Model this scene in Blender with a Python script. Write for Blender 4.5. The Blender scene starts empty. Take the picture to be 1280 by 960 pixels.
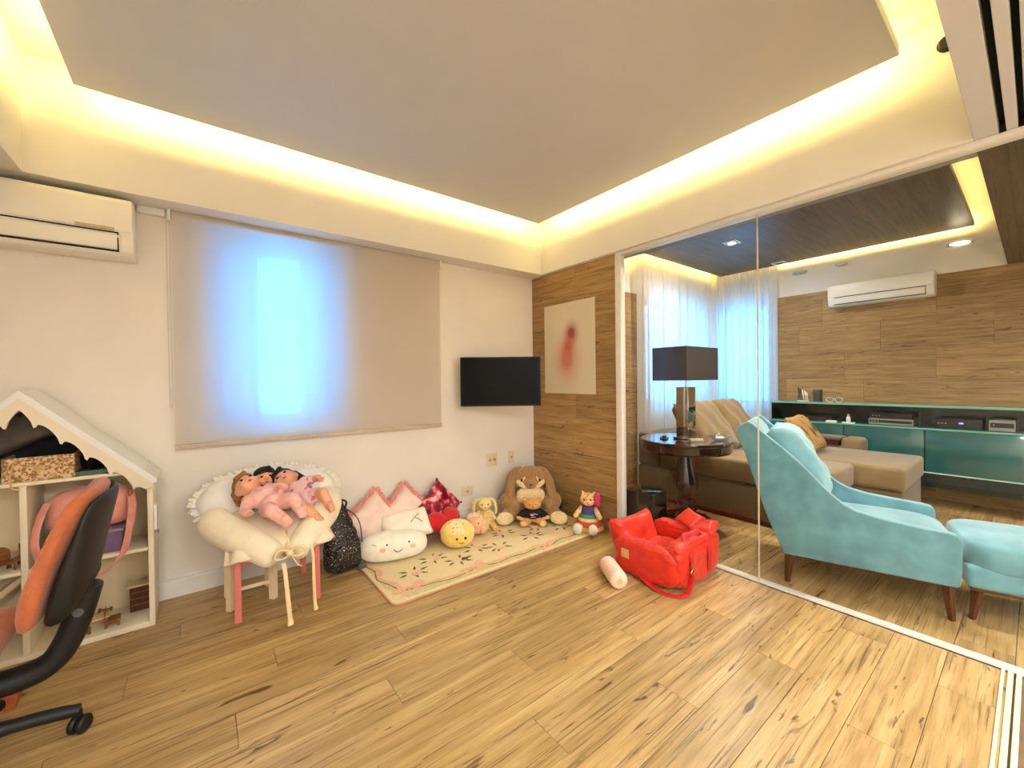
import bpy, bmesh, math, random
from mathutils import Vector, Matrix, Euler
random.seed(7)
S = bpy.context.scene
COL = S.collection
PI = math.pi

# ------------------------------------------------------------------ camera
cam = bpy.data.cameras.new('camera')
cam.sensor_width = 36.0
cam.lens = 508.77 / 1280.0 * 36.0
cam.clip_start = 0.02
cam.clip_end = 200
camo = bpy.data.objects.new('camera', cam)
COL.objects.link(camo)
yaw, pit, rol = 0.6589, -0.0104, -0.0117
fw = Vector((math.sin(yaw) * math.cos(pit), math.cos(yaw) * math.cos(pit), math.sin(pit)))
rt = Vector((math.cos(yaw), -math.sin(yaw), 0))
up = rt.cross(fw)
rt2 = rt * math.cos(rol) + up * math.sin(rol)
up2 = up * math.cos(rol) - rt * math.sin(rol)
Mc = Matrix((rt2, up2, -fw)).transposed().to_4x4()
Mc.translation = (-2.8523, -3.3017, 1.33)
camo.matrix_world = Mc
S.camera = camo

# ------------------------------------------------------------------ world, exposure
w = bpy.data.worlds.new('sky')
S.world = w
w.use_nodes = True
bg = w.node_tree.nodes['Background']
bg.inputs[0].default_value = (0.07, 0.42, 1.0, 1)
bg.inputs[1].default_value = 9.0
S.view_settings.view_transform = 'Standard'
S.view_settings.look = 'None'
S.view_settings.gamma = 1.0
S.view_settings.use_curve_mapping = False
S.view_settings.exposure = 0.2
LED_KID = 16.0
LED_LIV = 15.0
DOWN = 16.0
BACK_FILL = 29.0  # power of the unseen fill lamps added behind the camera
LED_COL = (1.0, 0.77, 0.24)
WARM = (1.0, 0.92, 0.78)
COOL = (0.95, 0.97, 1.0)

def area(name, loc, dirv, sx, sy, power, color, shape='RECTANGLE', spread=PI):
    l = bpy.data.lights.new(name, 'AREA')
    l.shape = shape
    l.size = sx
    l.size_y = sy
    l.energy = power
    l.color = color
    l.spread = spread
    o = bpy.data.objects.new(name, l)
    COL.objects.link(o)
    o.location = loc
    z = -Vector(dirv).normalized()
    # x axis along the long side
    ref = Vector((1, 0, 0)) if abs(z.x) < 0.5 else Vector((0, 1, 0))
    x = (ref - z * ref.dot(z)).normalized()
    y = z.cross(x)
    m = Matrix((x, y, z)).transposed().to_4x4()
    m.translation = loc
    o.matrix_world = m
    return o

def portal(name, loc, dirv, sx, sy):
    o = area(name, loc, dirv, sx, sy, 1, (1, 1, 1))
    o.data.cycles.is_portal = True
    return o

# ------------------------------------------------------------------ colour + materials
def lin(c):
    out = []
    for v in c[:3]:
        v = v / 255.0
        out.append(v / 12.92 if v <= 0.04045 else ((v + 0.055) / 1.055) ** 2.4)
    return (*out, 1.0)

MATS = {}
def nt_new(name):
    m = bpy.data.materials.new(name)
    m.use_nodes = True
    return m, m.node_tree.nodes, m.node_tree.links

def mat(name, c=(200, 200, 200), rough=0.6, var=0.06, scale=12.0, bump=0.0, bscale=None, metal=0.0,
        sheen=0.0, spec=0.4, coat=0.0, emit=None, estr=0.0, detail=3.0):
    if name in MATS:
        return MATS[name]
    m, N, L = nt_new(name)
    b = N['Principled BSDF']
    b.inputs['Roughness'].default_value = rough
    b.inputs['Metallic'].default_value = metal
    b.inputs['Specular IOR Level'].default_value = spec
    b.inputs['Sheen Weight'].default_value = sheen
    b.inputs['Coat Weight'].default_value = coat
    tc = N.new('ShaderNodeTexCoord')
    nz = N.new('ShaderNodeTexNoise')
    nz.inputs['Scale'].default_value = scale
    nz.inputs['Detail'].default_value = detail
    L.new(tc.outputs['Object'], nz.inputs['Vector'])
    rp = N.new('ShaderNodeValToRGB')
    base = lin(c)
    lo = tuple(max(0, v * (1 - var * 2)) for v in base[:3]) + (1,)
    hi = tuple(min(1, v * (1 + var * 2)) for v in base[:3]) + (1,)
    rp.color_ramp.elements[0].position = 0.3
    rp.color_ramp.elements[1].position = 0.7
    rp.color_ramp.elements[0].color = lo
    rp.color_ramp.elements[1].color = hi
    L.new(nz.outputs['Fac'], rp.inputs['Fac'])
    L.new(rp.outputs['Color'], b.inputs['Base Color'])
    if bump > 0:
        n2 = N.new('ShaderNodeTexNoise')
        n2.inputs['Scale'].default_value = bscale or scale * 8
        n2.inputs['Detail'].default_value = 4
        L.new(tc.outputs['Object'], n2.inputs['Vector'])
        bp = N.new('ShaderNodeBump')
        bp.inputs['Strength'].default_value = bump
        bp.inputs['Distance'].default_value = 0.01
        L.new(n2.outputs['Fac'], bp.inputs['Height'])
        L.new(bp.outputs['Normal'], b.inputs['Normal'])
    if emit:
        b.inputs['Emission Color'].default_value = lin(emit)
        b.inputs['Emission Strength'].default_value = estr
    MATS[name] = m
    return m

def wood(name, cols, along='X', gscale=1.0, rough=0.42, knots=0.5, rnd=True, bump=0.15, spec=0.35, coat=0.0):
    """stretched noise grain along a local axis, dark streaks and knots, a random offset for each object"""
    if name in MATS:
        return MATS[name]
    m, N, L = nt_new(name)
    b = N['Principled BSDF']
    b.inputs['Roughness'].default_value = rough
    b.inputs['Specular IOR Level'].default_value = spec
    b.inputs['Coat Weight'].default_value = coat
    tc = N.new('ShaderNodeTexCoord')
    oi = N.new('ShaderNodeObjectInfo')
    mul = N.new('ShaderNodeMath'); mul.operation = 'MULTIPLY'; mul.inputs[1].default_value = 53.0 if rnd else 0.0
    L.new(oi.outputs['Random'], mul.inputs[0])
    add = N.new('ShaderNodeVectorMath'); add.operation = 'ADD'
    L.new(tc.outputs['Object'], add.inputs[0])
    L.new(mul.outputs[0], add.inputs[1])
    def mapped(sc_along, sc_across):
        mp = N.new('ShaderNodeMapping')
        v = [sc_across] * 3
        v['XYZ'.index(along)] = sc_along
        mp.inputs['Scale'].default_value = v
        L.new(add.outputs[0], mp.inputs['Vector'])
        return mp
    def noise(mp, scale, detail=5, dist=0.0, rough=0.6):
        n = N.new('ShaderNodeTexNoise')
        n.inputs['Scale'].default_value = scale
        n.inputs['Detail'].default_value = detail
        n.inputs['Roughness'].default_value = rough
        n.inputs['Distortion'].default_value = dist
        L.new(mp.outputs[0], n.inputs['Vector'])
        return n
    n1 = noise(mapped(1.1 * gscale, 13 * gscale), 1.5, 7, 0.5, 0.62)
    r1 = N.new('ShaderNodeValToRGB')
    e = r1.color_ramp.elements
    e[0].position = 0.28; e[0].color = lin(cols[0])
    e[1].position = 0.72; e[1].color = lin(cols[2])
    k = e.new(0.5); k.color = lin(cols[1])
    L.new(n1.outputs['Fac'], r1.inputs['Fac'])
    # fine dark streaks
    n2 = noise(mapped(1.4 * gscale, 62 * gscale), 1.5, 5, 0.25, 0.72)
    r2 = N.new('ShaderNodeValToRGB')
    r2.color_ramp.elements[0].position = 0.33; r2.color_ramp.elements[0].color = lin(cols[3])
    r2.color_ramp.elements[1].position = 0.47; r2.color_ramp.elements[1].color = (1, 1, 1, 1)
    L.new(n2.outputs['Fac'], r2.inputs['Fac'])
    mx = N.new('ShaderNodeMix'); mx.data_type = 'RGBA'; mx.blend_type = 'MULTIPLY'
    mx.inputs['Factor'].default_value = 0.75
    L.new(r1.outputs['Color'], mx.inputs['A'])
    L.new(r2.outputs['Color'], mx.inputs['B'])
    # knots / cracks
    n3 = noise(mapped(3.2 * gscale, 16 * gscale), 1.0, 3, 1.6, 0.55)
    r3 = N.new('ShaderNodeValToRGB')
    r3.color_ramp.elements[0].position = 0.30; r3.color_ramp.elements[0].color = lin(cols[3])
    r3.color_ramp.elements[1].position = 0.355; r3.color_ramp.elements[1].color = (1, 1, 1, 1)
    L.new(n3.outputs['Fac'], r3.inputs['Fac'])
    mk = N.new('ShaderNodeMix'); mk.data_type = 'RGBA'; mk.blend_type = 'MULTIPLY'
    mk.inputs['Factor'].default_value = knots
    L.new(mx.outputs['Result'], mk.inputs['A'])
    L.new(r3.outputs['Color'], mk.inputs['B'])
    # tone of each plank
    hs = N.new('ShaderNodeHueSaturation')
    mr = N.new('ShaderNodeMapRange')
    mr.inputs['To Min'].default_value = 0.86; mr.inputs['To Max'].default_value = 1.12
    L.new(oi.outputs['Random'], mr.inputs['Value'])
    if rnd:
        L.new(mr.outputs[0], hs.inputs['Value'])
    L.new(mk.outputs['Result'], hs.inputs['Color'])
    L.new(hs.outputs['Color'], b.inputs['Base Color'])
    bp = N.new('ShaderNodeBump')
    bp.inputs['Strength'].default_value = bump
    bp.inputs['Distance'].default_value = 0.004
    L.new(n2.outputs['Fac'], bp.inputs['Height'])
    L.new(bp.outputs['Normal'], b.inputs['Normal'])
    MATS[name] = m
    return m

def speckle(name, c1, c2, scale=60.0, thr=0.55, rough=0.6, soft=0.06, sheen=0.0, metal=0.0, kind='noise', c3=None):
    """two or three tone print / sequins / weave"""
    if name in MATS:
        return MATS[name]
    m, N, L = nt_new(name)
    b = N['Principled BSDF']
    b.inputs['Roughness'].default_value = rough
    b.inputs['Sheen Weight'].default_value = sheen
    b.inputs['Metallic'].default_value = metal
    tc = N.new('ShaderNodeTexCoord')
    if kind == 'noise':
        n = N.new('ShaderNodeTexNoise'); n.inputs['Detail'].default_value = 2
        out = n.outputs['Fac']
    else:
        n = N.new('ShaderNodeTexVoronoi')
        out = n.outputs['Distance']
    n.inputs['Scale'].default_value = scale
    L.new(tc.outputs['Object'], n.inputs['Vector'])
    rp = N.new('ShaderNodeValToRGB')
    rp.color_ramp.elements[0].position = thr - soft; rp.color_ramp.elements[0].color = lin(c1)
    rp.color_ramp.elements[1].position = thr + soft; rp.color_ramp.elements[1].color = lin(c2)
    if c3:
        x = rp.color_ramp.elements.new(min(0.99, thr + soft + 0.12)); x.color = lin(c3)
    L.new(out, rp.inputs['Fac'])
    L.new(rp.outputs['Color'], b.inputs['Base Color'])
    bp = N.new('ShaderNodeBump'); bp.inputs['Strength'].default_value = 0.25; bp.inputs['Distance'].default_value = 0.004
    L.new(out, bp.inputs['Height']); L.new(bp.outputs['Normal'], b.inputs['Normal'])
    MATS[name] = m
    return m

def glass(name, tint=(1, 1, 1), base=0.025, gain=0.55, power=4.0, rough=0.0):
    if name in MATS:
        return MATS[name]
    m, N, L = nt_new(name)
    N.remove(N['Principled BSDF'])
    out = N['Material Output']
    tr = N.new('ShaderNodeBsdfTransparent'); tr.inputs[0].default_value = (*tint, 1)
    gl = N.new('ShaderNodeBsdfGlossy'); gl.inputs['Roughness'].default_value = rough
    lw = N.new('ShaderNodeLayerWeight'); lw.inputs['Blend'].default_value = 0.5
    pw = N.new('ShaderNodeMath'); pw.operation = 'POWER'; pw.inputs[1].default_value = power
    L.new(lw.outputs['Facing'], pw.inputs[0])
    ma = N.new('ShaderNodeMath'); ma.operation = 'MULTIPLY_ADD'; ma.inputs[1].default_value = gain; ma.inputs[2].default_value = base
    L.new(pw.outputs[0], ma.inputs[0])
    mx = N.new('ShaderNodeMixShader')
    L.new(ma.outputs[0], mx.inputs[0]); L.new(tr.outputs[0], mx.inputs[1]); L.new(gl.outputs[0], mx.inputs[2])
    L.new(mx.outputs[0], out.inputs[0])
    MATS[name] = m
    return m

def cloth_thin(name, c, see=0.1, trans=0.5, weave=300.0, edge=False):
    """thin fabric: diffuse + translucent + a little see-through between the threads"""
    if name in MATS:
        return MATS[name]
    m, N, L = nt_new(name)
    N.remove(N['Principled BSDF'])
    out = N['Material Output']
    df = N.new('ShaderNodeBsdfDiffuse'); df.inputs[0].default_value = lin(c)
    tl = N.new('ShaderNodeBsdfTranslucent'); tl.inputs[0].default_value = lin(c)
    tp = N.new('ShaderNodeBsdfTransparent')
    m1 = N.new('ShaderNodeMixShader'); m1.inputs[0].default_value = trans
    L.new(df.outputs[0], m1.inputs[1]); L.new(tl.outputs[0], m1.inputs[2])
    m2 = N.new('ShaderNodeMixShader')
    tc = N.new('ShaderNodeTexCoord'); nz = N.new('ShaderNodeTexNoise'); nz.inputs['Scale'].default_value = weave
    L.new(tc.outputs['Object'], nz.inputs['Vector'])
    mr = N.new('ShaderNodeMapRange'); mr.inputs['To Min'].default_value = max(0, see - 0.06); mr.inputs['To Max'].default_value = see + 0.06
    L.new(nz.outputs['Fac'], mr.inputs['Value'])
    fac = mr.outputs[0]
    if edge:      # threads close up where a fold is seen edge-on
        lw = N.new('ShaderNodeLayerWeight'); lw.inputs['Blend'].default_value = 0.5
        iv = N.new('ShaderNodeMath'); iv.operation = 'SUBTRACT'; iv.inputs[0].default_value = 1.0
        L.new(lw.outputs['Facing'], iv.inputs[1])
        mu = N.new('ShaderNodeMath'); mu.operation = 'MULTIPLY'
        L.new(iv.outputs[0], mu.inputs[0]); L.new(fac, mu.inputs[1]); fac = mu.outputs[0]
    L.new(fac, m2.inputs[0])
    L.new(m1.outputs[0], m2.inputs[1]); L.new(tp.outputs[0], m2.inputs[2])
    L.new(m2.outputs[0], out.inputs[0])
    MATS[name] = m
    return m

# ------------------------------------------------------------------ mesh builder
class MB:
    def __init__(s):
        s.v = []; s.f = []
    def add(s, vs, fs, M=None):
        o = len(s.v)
        s.v += [tuple(M @ Vector(p)) if M is not None else tuple(p) for p in vs]
        s.f += [tuple(i + o for i in q) for q in fs]
        return s
    def box(s, x0, x1, y0, y1, z0, z1, M=None):
        vs = [(x, y, z) for z in (z0, z1) for y in (y0, y1) for x in (x0, x1)]
        return s.add(vs, [(0, 2, 3, 1), (4, 5, 7, 6), (0, 1, 5, 4), (2, 6, 7, 3), (0, 4, 6, 2), (1, 3, 7, 5)], M)
    def prism(s, poly, y0, y1, M=None, axis='y'):
        """2d polygon (a,b) extruded; axis y: (a,y,b); axis x: (x,a,b); axis z: (a,b,z)"""
        n = len(poly)
        def P(a, b, t):
            return (a, t, b) if axis == 'y' else ((t, a, b) if axis == 'x' else (a, b, t))
        vs = [P(a, b, y0) for a, b in poly] + [P(a, b, y1) for a, b in poly]
        fs = [tuple(range(n - 1, -1, -1)), tuple(range(n, 2 * n))]
        fs += [(i, (i + 1) % n, n + (i + 1) % n, n + i) for i in range(n)]
        return s.add(vs, fs, M)
    def tube(s, path, r, n=10, M=None, closed=False, flat=1.0, caps=True):
        path = [Vector(p) for p in path]
        k = len(path)
        rs = r if isinstance(r, (list, tuple)) else [r] * k
        vs = []; fs = []
        prev = None
        for i, p in enumerate(path):
            a = path[(i - 1) % k] if (closed or i > 0) else p
            b = path[(i + 1) % k] if (closed or i < k - 1) else p
            t = (b - a).normalized()
            if prev is None:
                ref = Vector((0, 0, 1)) if abs(t.z) < 0.9 else Vector((1, 0, 0))
                u = (ref - t * ref.dot(t)).normalized()
            else:
                u = (prev - t * prev.dot(t)).normalized()
            prev = u
            q = t.cross(u)
            for j in range(n):
                an = 2 * PI * j / n
                vs.append(p + u * math.cos(an) * rs[i] * flat + q * math.sin(an) * rs[i])
        m = k if closed else k - 1
        for i in range(m):
            for j in range(n):
                a = i * n + j; b = i * n + (j + 1) % n
                c = ((i + 1) % k) * n + (j + 1) % n; d = ((i + 1) % k) * n + j
                fs.append((a, b, c, d))
        if caps and not closed:
            fs.append(tuple(range(n - 1, -1, -1)))
            fs.append(tuple(range((k - 1) * n, k * n)))
        return s.add(vs, fs, M)
    def lathe(s, prof, n=24, M=None, c=(0, 0)):
        vs = []; fs = []
        for r, z in prof:
            for j in range(n):
                a = 2 * PI * j / n
                vs.append((c[0] + r * math.cos(a), c[1] + r * math.sin(a), z))
        k = len(prof)
        for i in range(k - 1):
            for j in range(n):
                fs.append((i * n + j, i * n + (j + 1) % n, (i + 1) * n + (j + 1) % n, (i + 1) * n + j))
        fs.append(tuple(range(n - 1, -1, -1)))
        fs.append(tuple(range((k - 1) * n, k * n)))
        return s.add(vs, fs, M)
    def ell(s, c, r, M=None, nu=16, nv=10, e=1.0, rot=None):
        c = Vector(c)
        r = (r, r, r) if isinstance(r, (int, float)) else r
        R = Euler(rot).to_matrix() if rot else Matrix.Identity(3)
        def sp(x):
            return math.copysign(abs(x) ** e, x)
        vs = [c + R @ Vector((0, 0, -r[2]))]
        for i in range(1, nv):
            th = -PI / 2 + PI * i / nv
            for j in range(nu):
                ph = 2 * PI * j / nu
                vs.append(c + R @ Vector((r[0] * sp(math.cos(th)) * sp(math.cos(ph)), r[1] * sp(math.cos(th)) * sp(math.sin(ph)), r[2] * sp(math.sin(th)))))
        vs.append(c + R @ Vector((0, 0, r[2])))
        fs = []
        for j in range(nu):
            fs.append((0, 1 + (j + 1) % nu, 1 + j))
        for i in range(nv - 2):
            for j in range(nu):
                a = 1 + i * nu + j; b = 1 + i * nu + (j + 1) % nu
                fs.append((a, b, b + nu, a + nu))
        last = len(vs) - 1
        o = 1 + (nv - 2) * nu
        for j in range(nu):
            fs.append((o + j, o + (j + 1) % nu, last))
        return s.add(vs, fs, M)
    def cap(s, p0, p1, r0, r1=None, M=None, n=12):
        """capsule / tapered limb"""
        r1 = r0 if r1 is None else r1
        p0 = Vector(p0); p1 = Vector(p1); t = (p1 - p0); l = t.length or 1e-6; t = t / l
        path = []; rs = []
        for a in (-1, -0.8, -0.45, 0):
            path.append(p0 + t * r0 * a); rs.append(max(0.0008, r0 * math.sqrt(max(0, 1 - a * a))))
        for a in (0, 0.45, 0.8, 1):
            path.append(p1 + t * r1 * a); rs.append(max(0.0008, r1 * math.sqrt(max(0, 1 - a * a))))
        return s.tube(path, rs, n, M)
    def pillow(s, w, h, t, n=16, M=None, corner=0.10, puff=0.42, shape=None, droop=0.0):
        """two-sided soft cushion in local XY, thick in Z"""
        vs = []; fs = []
        for sd in (1, -1):
            for i in range(n + 1):
                for j in range(n + 1):
                    u = -1 + 2 * i / n; v = -1 + 2 * j / n
                    k = max(0.0, (1 - u ** 4)) ** puff * max(0.0, (1 - v ** 4)) ** puff
                    x = u * w / 2 * (1 - corner * (1 - v * v) * abs(u) ** 2 * 0.9)
                    y = v * h / 2 * (1 - corner * (1 - u * u) * abs(v) ** 2 * 0.9)
                    z = sd * k * t / 2
                    if shape == 'round':
                        d = max(abs(u), abs(v)); q = math.hypot(u, v) or 1
                        x = u * d / q * w / 2; y = v * d / q * h / 2
                        z = sd * math.sqrt(max(0, 1 - d ** 2.6)) * t / 2
                    z += 0.035 * t * math.sin(9 * u + 3 * v) * k + 0.03 * t * math.sin(7 * v - 4 * u) * k
                    vs.append((x, y, z - droop * u * u))
        m = (n + 1)
        for i in range(n):
            for j in range(n):
                a = i * m + j
                fs.append((a, a + m, a + m + 1, a + 1))
                b = m * m + a
                fs.append((b, b + 1, b + m + 1, b + m))
        return s.add(vs, fs, M)
    def build(s, name, material, parent=None, smooth=False, bevel=0.0, seg=2, remesh=0.0, sm=8, sub=0, weld=True, label=None, loc=None, ang=None):
        me = bpy.data.meshes.new(name)
        bm = bmesh.new()
        vs = [bm.verts.new(p) for p in s.v]
        for q in s.f:
            try:
                bm.faces.new([vs[i] for i in q])
            except ValueError:
                pass
        if weld:
            bmesh.ops.remove_doubles(bm, verts=bm.verts, dist=1e-5)
        bmesh.ops.recalc_face_normals(bm, faces=bm.faces)
        if bevel > 0:
            ed = [e for e in bm.edges if len(e.link_faces) == 2 and e.calc_face_angle(0) > 0.5]
            bmesh.ops.bevel(bm, geom=ed, offset=bevel, segments=seg, profile=0.5, affect='EDGES', clamp_overlap=True)
        bm.to_mesh(me); bm.free()
        if smooth or bevel > 0:
            for p in me.polygons:
                p.use_smooth = True
            if not smooth or ang:
                me.set_sharp_from_angle(angle=ang or math.radians(40))
        me.materials.append(material)
        o = bpy.data.objects.new(name, me)
        COL.objects.link(o)
        if parent is not None:
            o.parent = parent
        if loc is not None:
            o.location = loc
        if remesh > 0:
            r = o.modifiers.new('remesh', 'REMESH'); r.mode = 'VOXEL'; r.voxel_size = remesh; r.use_smooth_shade = True
            q = o.modifiers.new('smooth', 'SMOOTH'); q.iterations = sm; q.factor = 0.5
        if sub:
            q = o.modifiers.new('sub', 'SUBSURF'); q.levels = sub; q.render_levels = sub
        if label:
            o['label'] = label
        return o

def thing(name, label, cat, loc=(0, 0, 0), rz=0.0, group=None, M=None, kind=None):
    o = bpy.data.objects.new(name, None)
    o.empty_display_size = 0.05
    COL.objects.link(o)
    if M is not None:
        o.matrix_world = M
    else:
        o.location = loc
        o.rotation_euler = (0, 0, rz)
    if kind:
        o['kind'] = kind
    if label:
        o['label'] = label
    if cat:
        o['category'] = cat
    if group:
        o['group'] = group
    return o

def tag(o, label, cat, group=None):
    o['label'] = label; o['category'] = cat
    if group: o['group'] = group
    return o

def frame(loc, x, z):
    """matrix with local x ~ x and local z ~ z (orthonormalised on z)"""
    z = Vector(z).normalized(); x = Vector(x); x = (x - z * x.dot(z)).normalized(); y = z.cross(x)
    m = Matrix((x, y, z)).transposed().to_4x4(); m.translation = loc
    return m

def smoothpath(pts, k=6, closed=False):
    """Catmull-Rom through points"""
    P = [Vector(p) for p in pts]; n = len(P); out = []
    rng = range(n) if closed else range(n - 1)
    for i in rng:
        p0 = P[(i - 1) % n] if (closed or i > 0) else P[i]
        p1 = P[i]; p2 = P[(i + 1) % n]
        p3 = P[(i + 2) % n] if (closed or i + 2 < n) else p2
        for j in range(k):
            t = j / k
            out.append(0.5 * ((2 * p1) + (p2 - p0) * t + (2 * p0 - 5 * p1 + 4 * p2 - p3) * t * t + (3 * p1 - p0 - 3 * p2 + p3) * t ** 3))
    if not closed:
        out.append(P[-1])
    return out
# ------------------------------------------------------------------ shared materials
paint = mat('wall_paint', (240, 233, 222), 0.7, 0.012, 3, 0.03, 90)
ceilp = mat('ceiling_paint', (236, 232, 226), 0.8, 0.01, 3)
white = mat('white_lacquer', (242, 240, 234), 0.35, 0.01, 4)
alu = mat('white_aluminium', (236, 232, 224), 0.35, 0.015, 20)
blackp = mat('black_plastic', (22, 21, 22), 0.45, 0.08, 30)
darkslot = mat('dark_slot', (14, 12, 11), 0.8)
steel = mat('brushed_steel', (190, 188, 182), 0.3, 0.03, 40, metal=1.0)
floorwood = wood('floor_laminate', [(152, 121, 74), (184, 151, 98), (206, 177, 124), (80, 56, 32)], 'X', 1.0, 0.33, 0.75)
tilewood = wood('wood_tile', [(140, 108, 64), (166, 130, 82), (188, 152, 100), (74, 50, 28)], 'X', 1.3, 0.5, 0.7)
tiledark = wood('dark_ceiling_wood', [(78, 62, 46), (98, 80, 60), (116, 96, 74), (52, 40, 28)], 'X', 0.8, 0.42, 0.3, rnd=False, spec=0.4)
clearglass = glass('partition_glass', (0.955, 0.96, 0.95), 0.018, 0.42, 4.0)
winglass = glass('window_glass', (0.96, 0.98, 1.0), 0.03, 0.5, 5.0)
frosted = cloth_thin('frosted_glass', (196, 210, 222), 0.08, 0.85)

ZS, ZP, ZR = 2.395, 2.818, 2.998

def struct(o):
    o['kind'] = 'structure'
    return o

# ------------------------------------------------------------------ floor with planks
fl = struct(MB().box(-4.5, 3.6, -6.1, 0.2, -0.12, -0.012).build('floor', floorwood))
PW, PLEN, GAP = 0.19, 1.28, 0.0016
plank_mesh = {}
def plank(x0, x1, y1, k):
    ln = round(x1 - x0, 3)
    if ln < 0.02:
        return
    if ln not in plank_mesh:
        b = MB().box(GAP / 2 - ln / 2, ln / 2 - GAP / 2, -PW / 2 + GAP / 2, PW / 2 - GAP / 2, -0.012, 0.0)
        o = b.build('plank', floorwood, fl, bevel=0.0012, seg=1)
        plank_mesh[ln] = o.data
    else:
        o = bpy.data.objects.new('plank', plank_mesh[ln]); COL.objects.link(o); o.parent = fl
    o.location = ((x0 + x1) / 2, y1 - PW / 2, 0)
def plank_zone(xa, xb, ya, yb, seed):
    y = ya; r = 0
    while y > yb:
        off = ((r * 0.43 + seed) % 1.0) * PLEN
        x = xa - PLEN + off
        while x < xb:
            plank(max(x, xa), min(x + PLEN, xb), y, r)
            x += PLEN
        y -= PW; r += 1
plank_zone(-4.3, -0.012, 0.0, -3.19, 0.2)
plank_zone(0.045, 3.4, -0.2, -3.6, 0.65)
# floor behind the camera, in the next room
MB().box(-4.3, 0.0, -6.0, -3.29, -0.012, 0.0).build('threshold_floor', floorwood, fl)

# ------------------------------------------------------------------ walls
# far white wall with the window of the play room
WX0, WX1, WZ0, WZ1 = -2.77, -1.97, 1.03, 2.32
b = MB()
b.box(-4.5, WX0, 0, 0.22, -0.1, 3.1); b.box(WX1, 0.08, 0, 0.22, -0.1, 3.1)
b.box(WX0, WX1, 0, 0.22, -0.1, WZ0); b.box(WX0, WX1, 0, 0.22, WZ1, 3.1)
struct(b.build('wall_back', paint, weld=False))
struct(MB().box(-4.5, -4.3, -6.0, 0.0, -0.1, 3.1).build('wall_left', paint))
struct(MB().box(-4.5, 3.6, -6.2, -6.0, -0.1, 3.1).build('wall_front', paint))

TH = 0.335
tile_mesh = {}
def tile(parent, ln, M, h=TH):
    key = (round(ln, 3), round(h, 3))
    if key not in tile_mesh:
        o = MB().box(-ln / 2 + .0005, ln / 2 - .0005, -0.011, 0.0, -h / 2 + .0005, h / 2 - .0005).build('wall_tile', tilewood, parent, bevel=0.001, seg=1)
        tile_mesh[key] = o.data
    else:
        o = bpy.data.objects.new('wall_tile', tile_mesh[key]); COL.objects.link(o); o.parent = parent
    o.matrix_local = M
def tile_wall(parent, origin, xdir, length, cuts, z0=-0.045, ztop=ZS):
    """rows of wood tiles; origin at floor, xdir along the wall, normal = local y"""
    z = z0; r = 0
    xd = Vector(xdir)
    while z < ztop - 0.01:
        zb = max(z, 0.0); zt = min(z + TH, ztop)
        ed = [0.0] + [c for c in cuts[r % len(cuts)] if 0 < c < length] + [length]
        for a, c in zip(ed[:-1], ed[1:]):
            p = Vector(origin) + xd * ((a + c) / 2); p.z = (zb + zt) / 2
            tile(parent, c - a, frame(p, xd, (0, 0, 1)), zt - zb)
        z += TH; r += 1

# wood-tiled stub wall beside the glass partition (x = 0), tiles towards the play room
wr = struct(MB().box(0.0, 0.085, -1.10, 0.0, -0.1, ZS).build('wall_right', tilewood))
tile_wall(wr, (-0.0, 0.0, 0), (0, -1, 0), 1.10, [[0.78], [0.30], [], [0.62]])
for t in wr.children:
    pass
# living room: window wall (y = -0.195) and the tiled wall at x = 3.4
b = MB()
LX0, LX1, LZ0, LZ1 = 1.74, 3.12, 0.97, 2.385
b.box(0.085, LX0, -0.195, 0.2, -0.1, 3.1); b.box(LX1, 3.6, -0.195, 0.2, -0.1, 3.1)
b.box(LX0, LX1, -0.195, 0.2, -0.1, LZ0); b.box(LX0, LX1, -0.195, 0.2, LZ1, 3.1)
wl = struct(b.build('wall_window', paint, weld=False))
tile_wall(wl, (0.086, -0.195, 0), (1, 0, 0), LX0 - 0.087, [[0.9], [0.42], [1.25]])
b = MB()
FY0, FY1, FZ0 = -0.36, -1.03, 0.93
b.box(3.4, 3.6, -0.195, FY0, -0.1, 3.1); b.box(3.4, 3.6, FY1, -6.0, -0.1, 3.1)
b.box(3.4, 3.6, FY0, FY1, -0.1, FZ0); b.box(3.4, 3.6, FY0, FY1, LZ1, 3.1)
wf = struct(b.build('wall_far', paint, weld=False))
tile_wall(wf, (3.4, -1.04, 0), (0, -1, 0), 3.2, [[0.82, 1.6, 2.6], [0.35, 1.15, 2.0, 2.9], [0.6, 1.6, 2.5], [0.2, 1.0, 2.2]])

# baseboard of the white wall: body + moulded cap
b = MB().prism([(-0.0, 0), (-0.016, 0), (-0.016, 0.098), (-0.011, 0.104), (-0.011, 0.112), (-0.014, 0.118), (-0.012, 0.1235), (0, 0.1235)], -4.3, -0.0, axis='x')
bb = struct(b.build('baseboard_back', white))

# ------------------------------------------------------------------ ceilings with floating panels and coves
ce = struct(MB().box(-4.5, 3.6, -6.1, 0.2, ZR, ZR + 0.12).build('ceiling', ceilp))
def soffit(x0, x1, y0, y1, m=ceilp, z1=ZR, z0=ZS):
    return MB().box(x0, x1, y0, y1, z0, z1).build('soffit', m, ce, bevel=0.002, seg=1)
soffit(-4.3, 0.0, -0.203, 0.0)                     # above the blind
soffit(-4.3, -3.522, -3.122, -0.203)               # left
soffit(-0.061, 0.045, -3.122, -0.203)
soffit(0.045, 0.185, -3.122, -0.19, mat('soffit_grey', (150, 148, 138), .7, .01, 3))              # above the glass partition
soffit(0.0, 0.045, -0.203, -0.19)
soffit(-4.3, 0.0, -3.196, -3.122, mat('ceiling_paint_shaded', (208, 208, 212), .8, .01, 3))                  # near side, between the sliding-door slots; shade put into its grey
soffit(-4.3, 0.0, -3.250, -3.217, mat('ceiling_paint_shaded', (208, 208, 212), .8, .01, 3))
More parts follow.
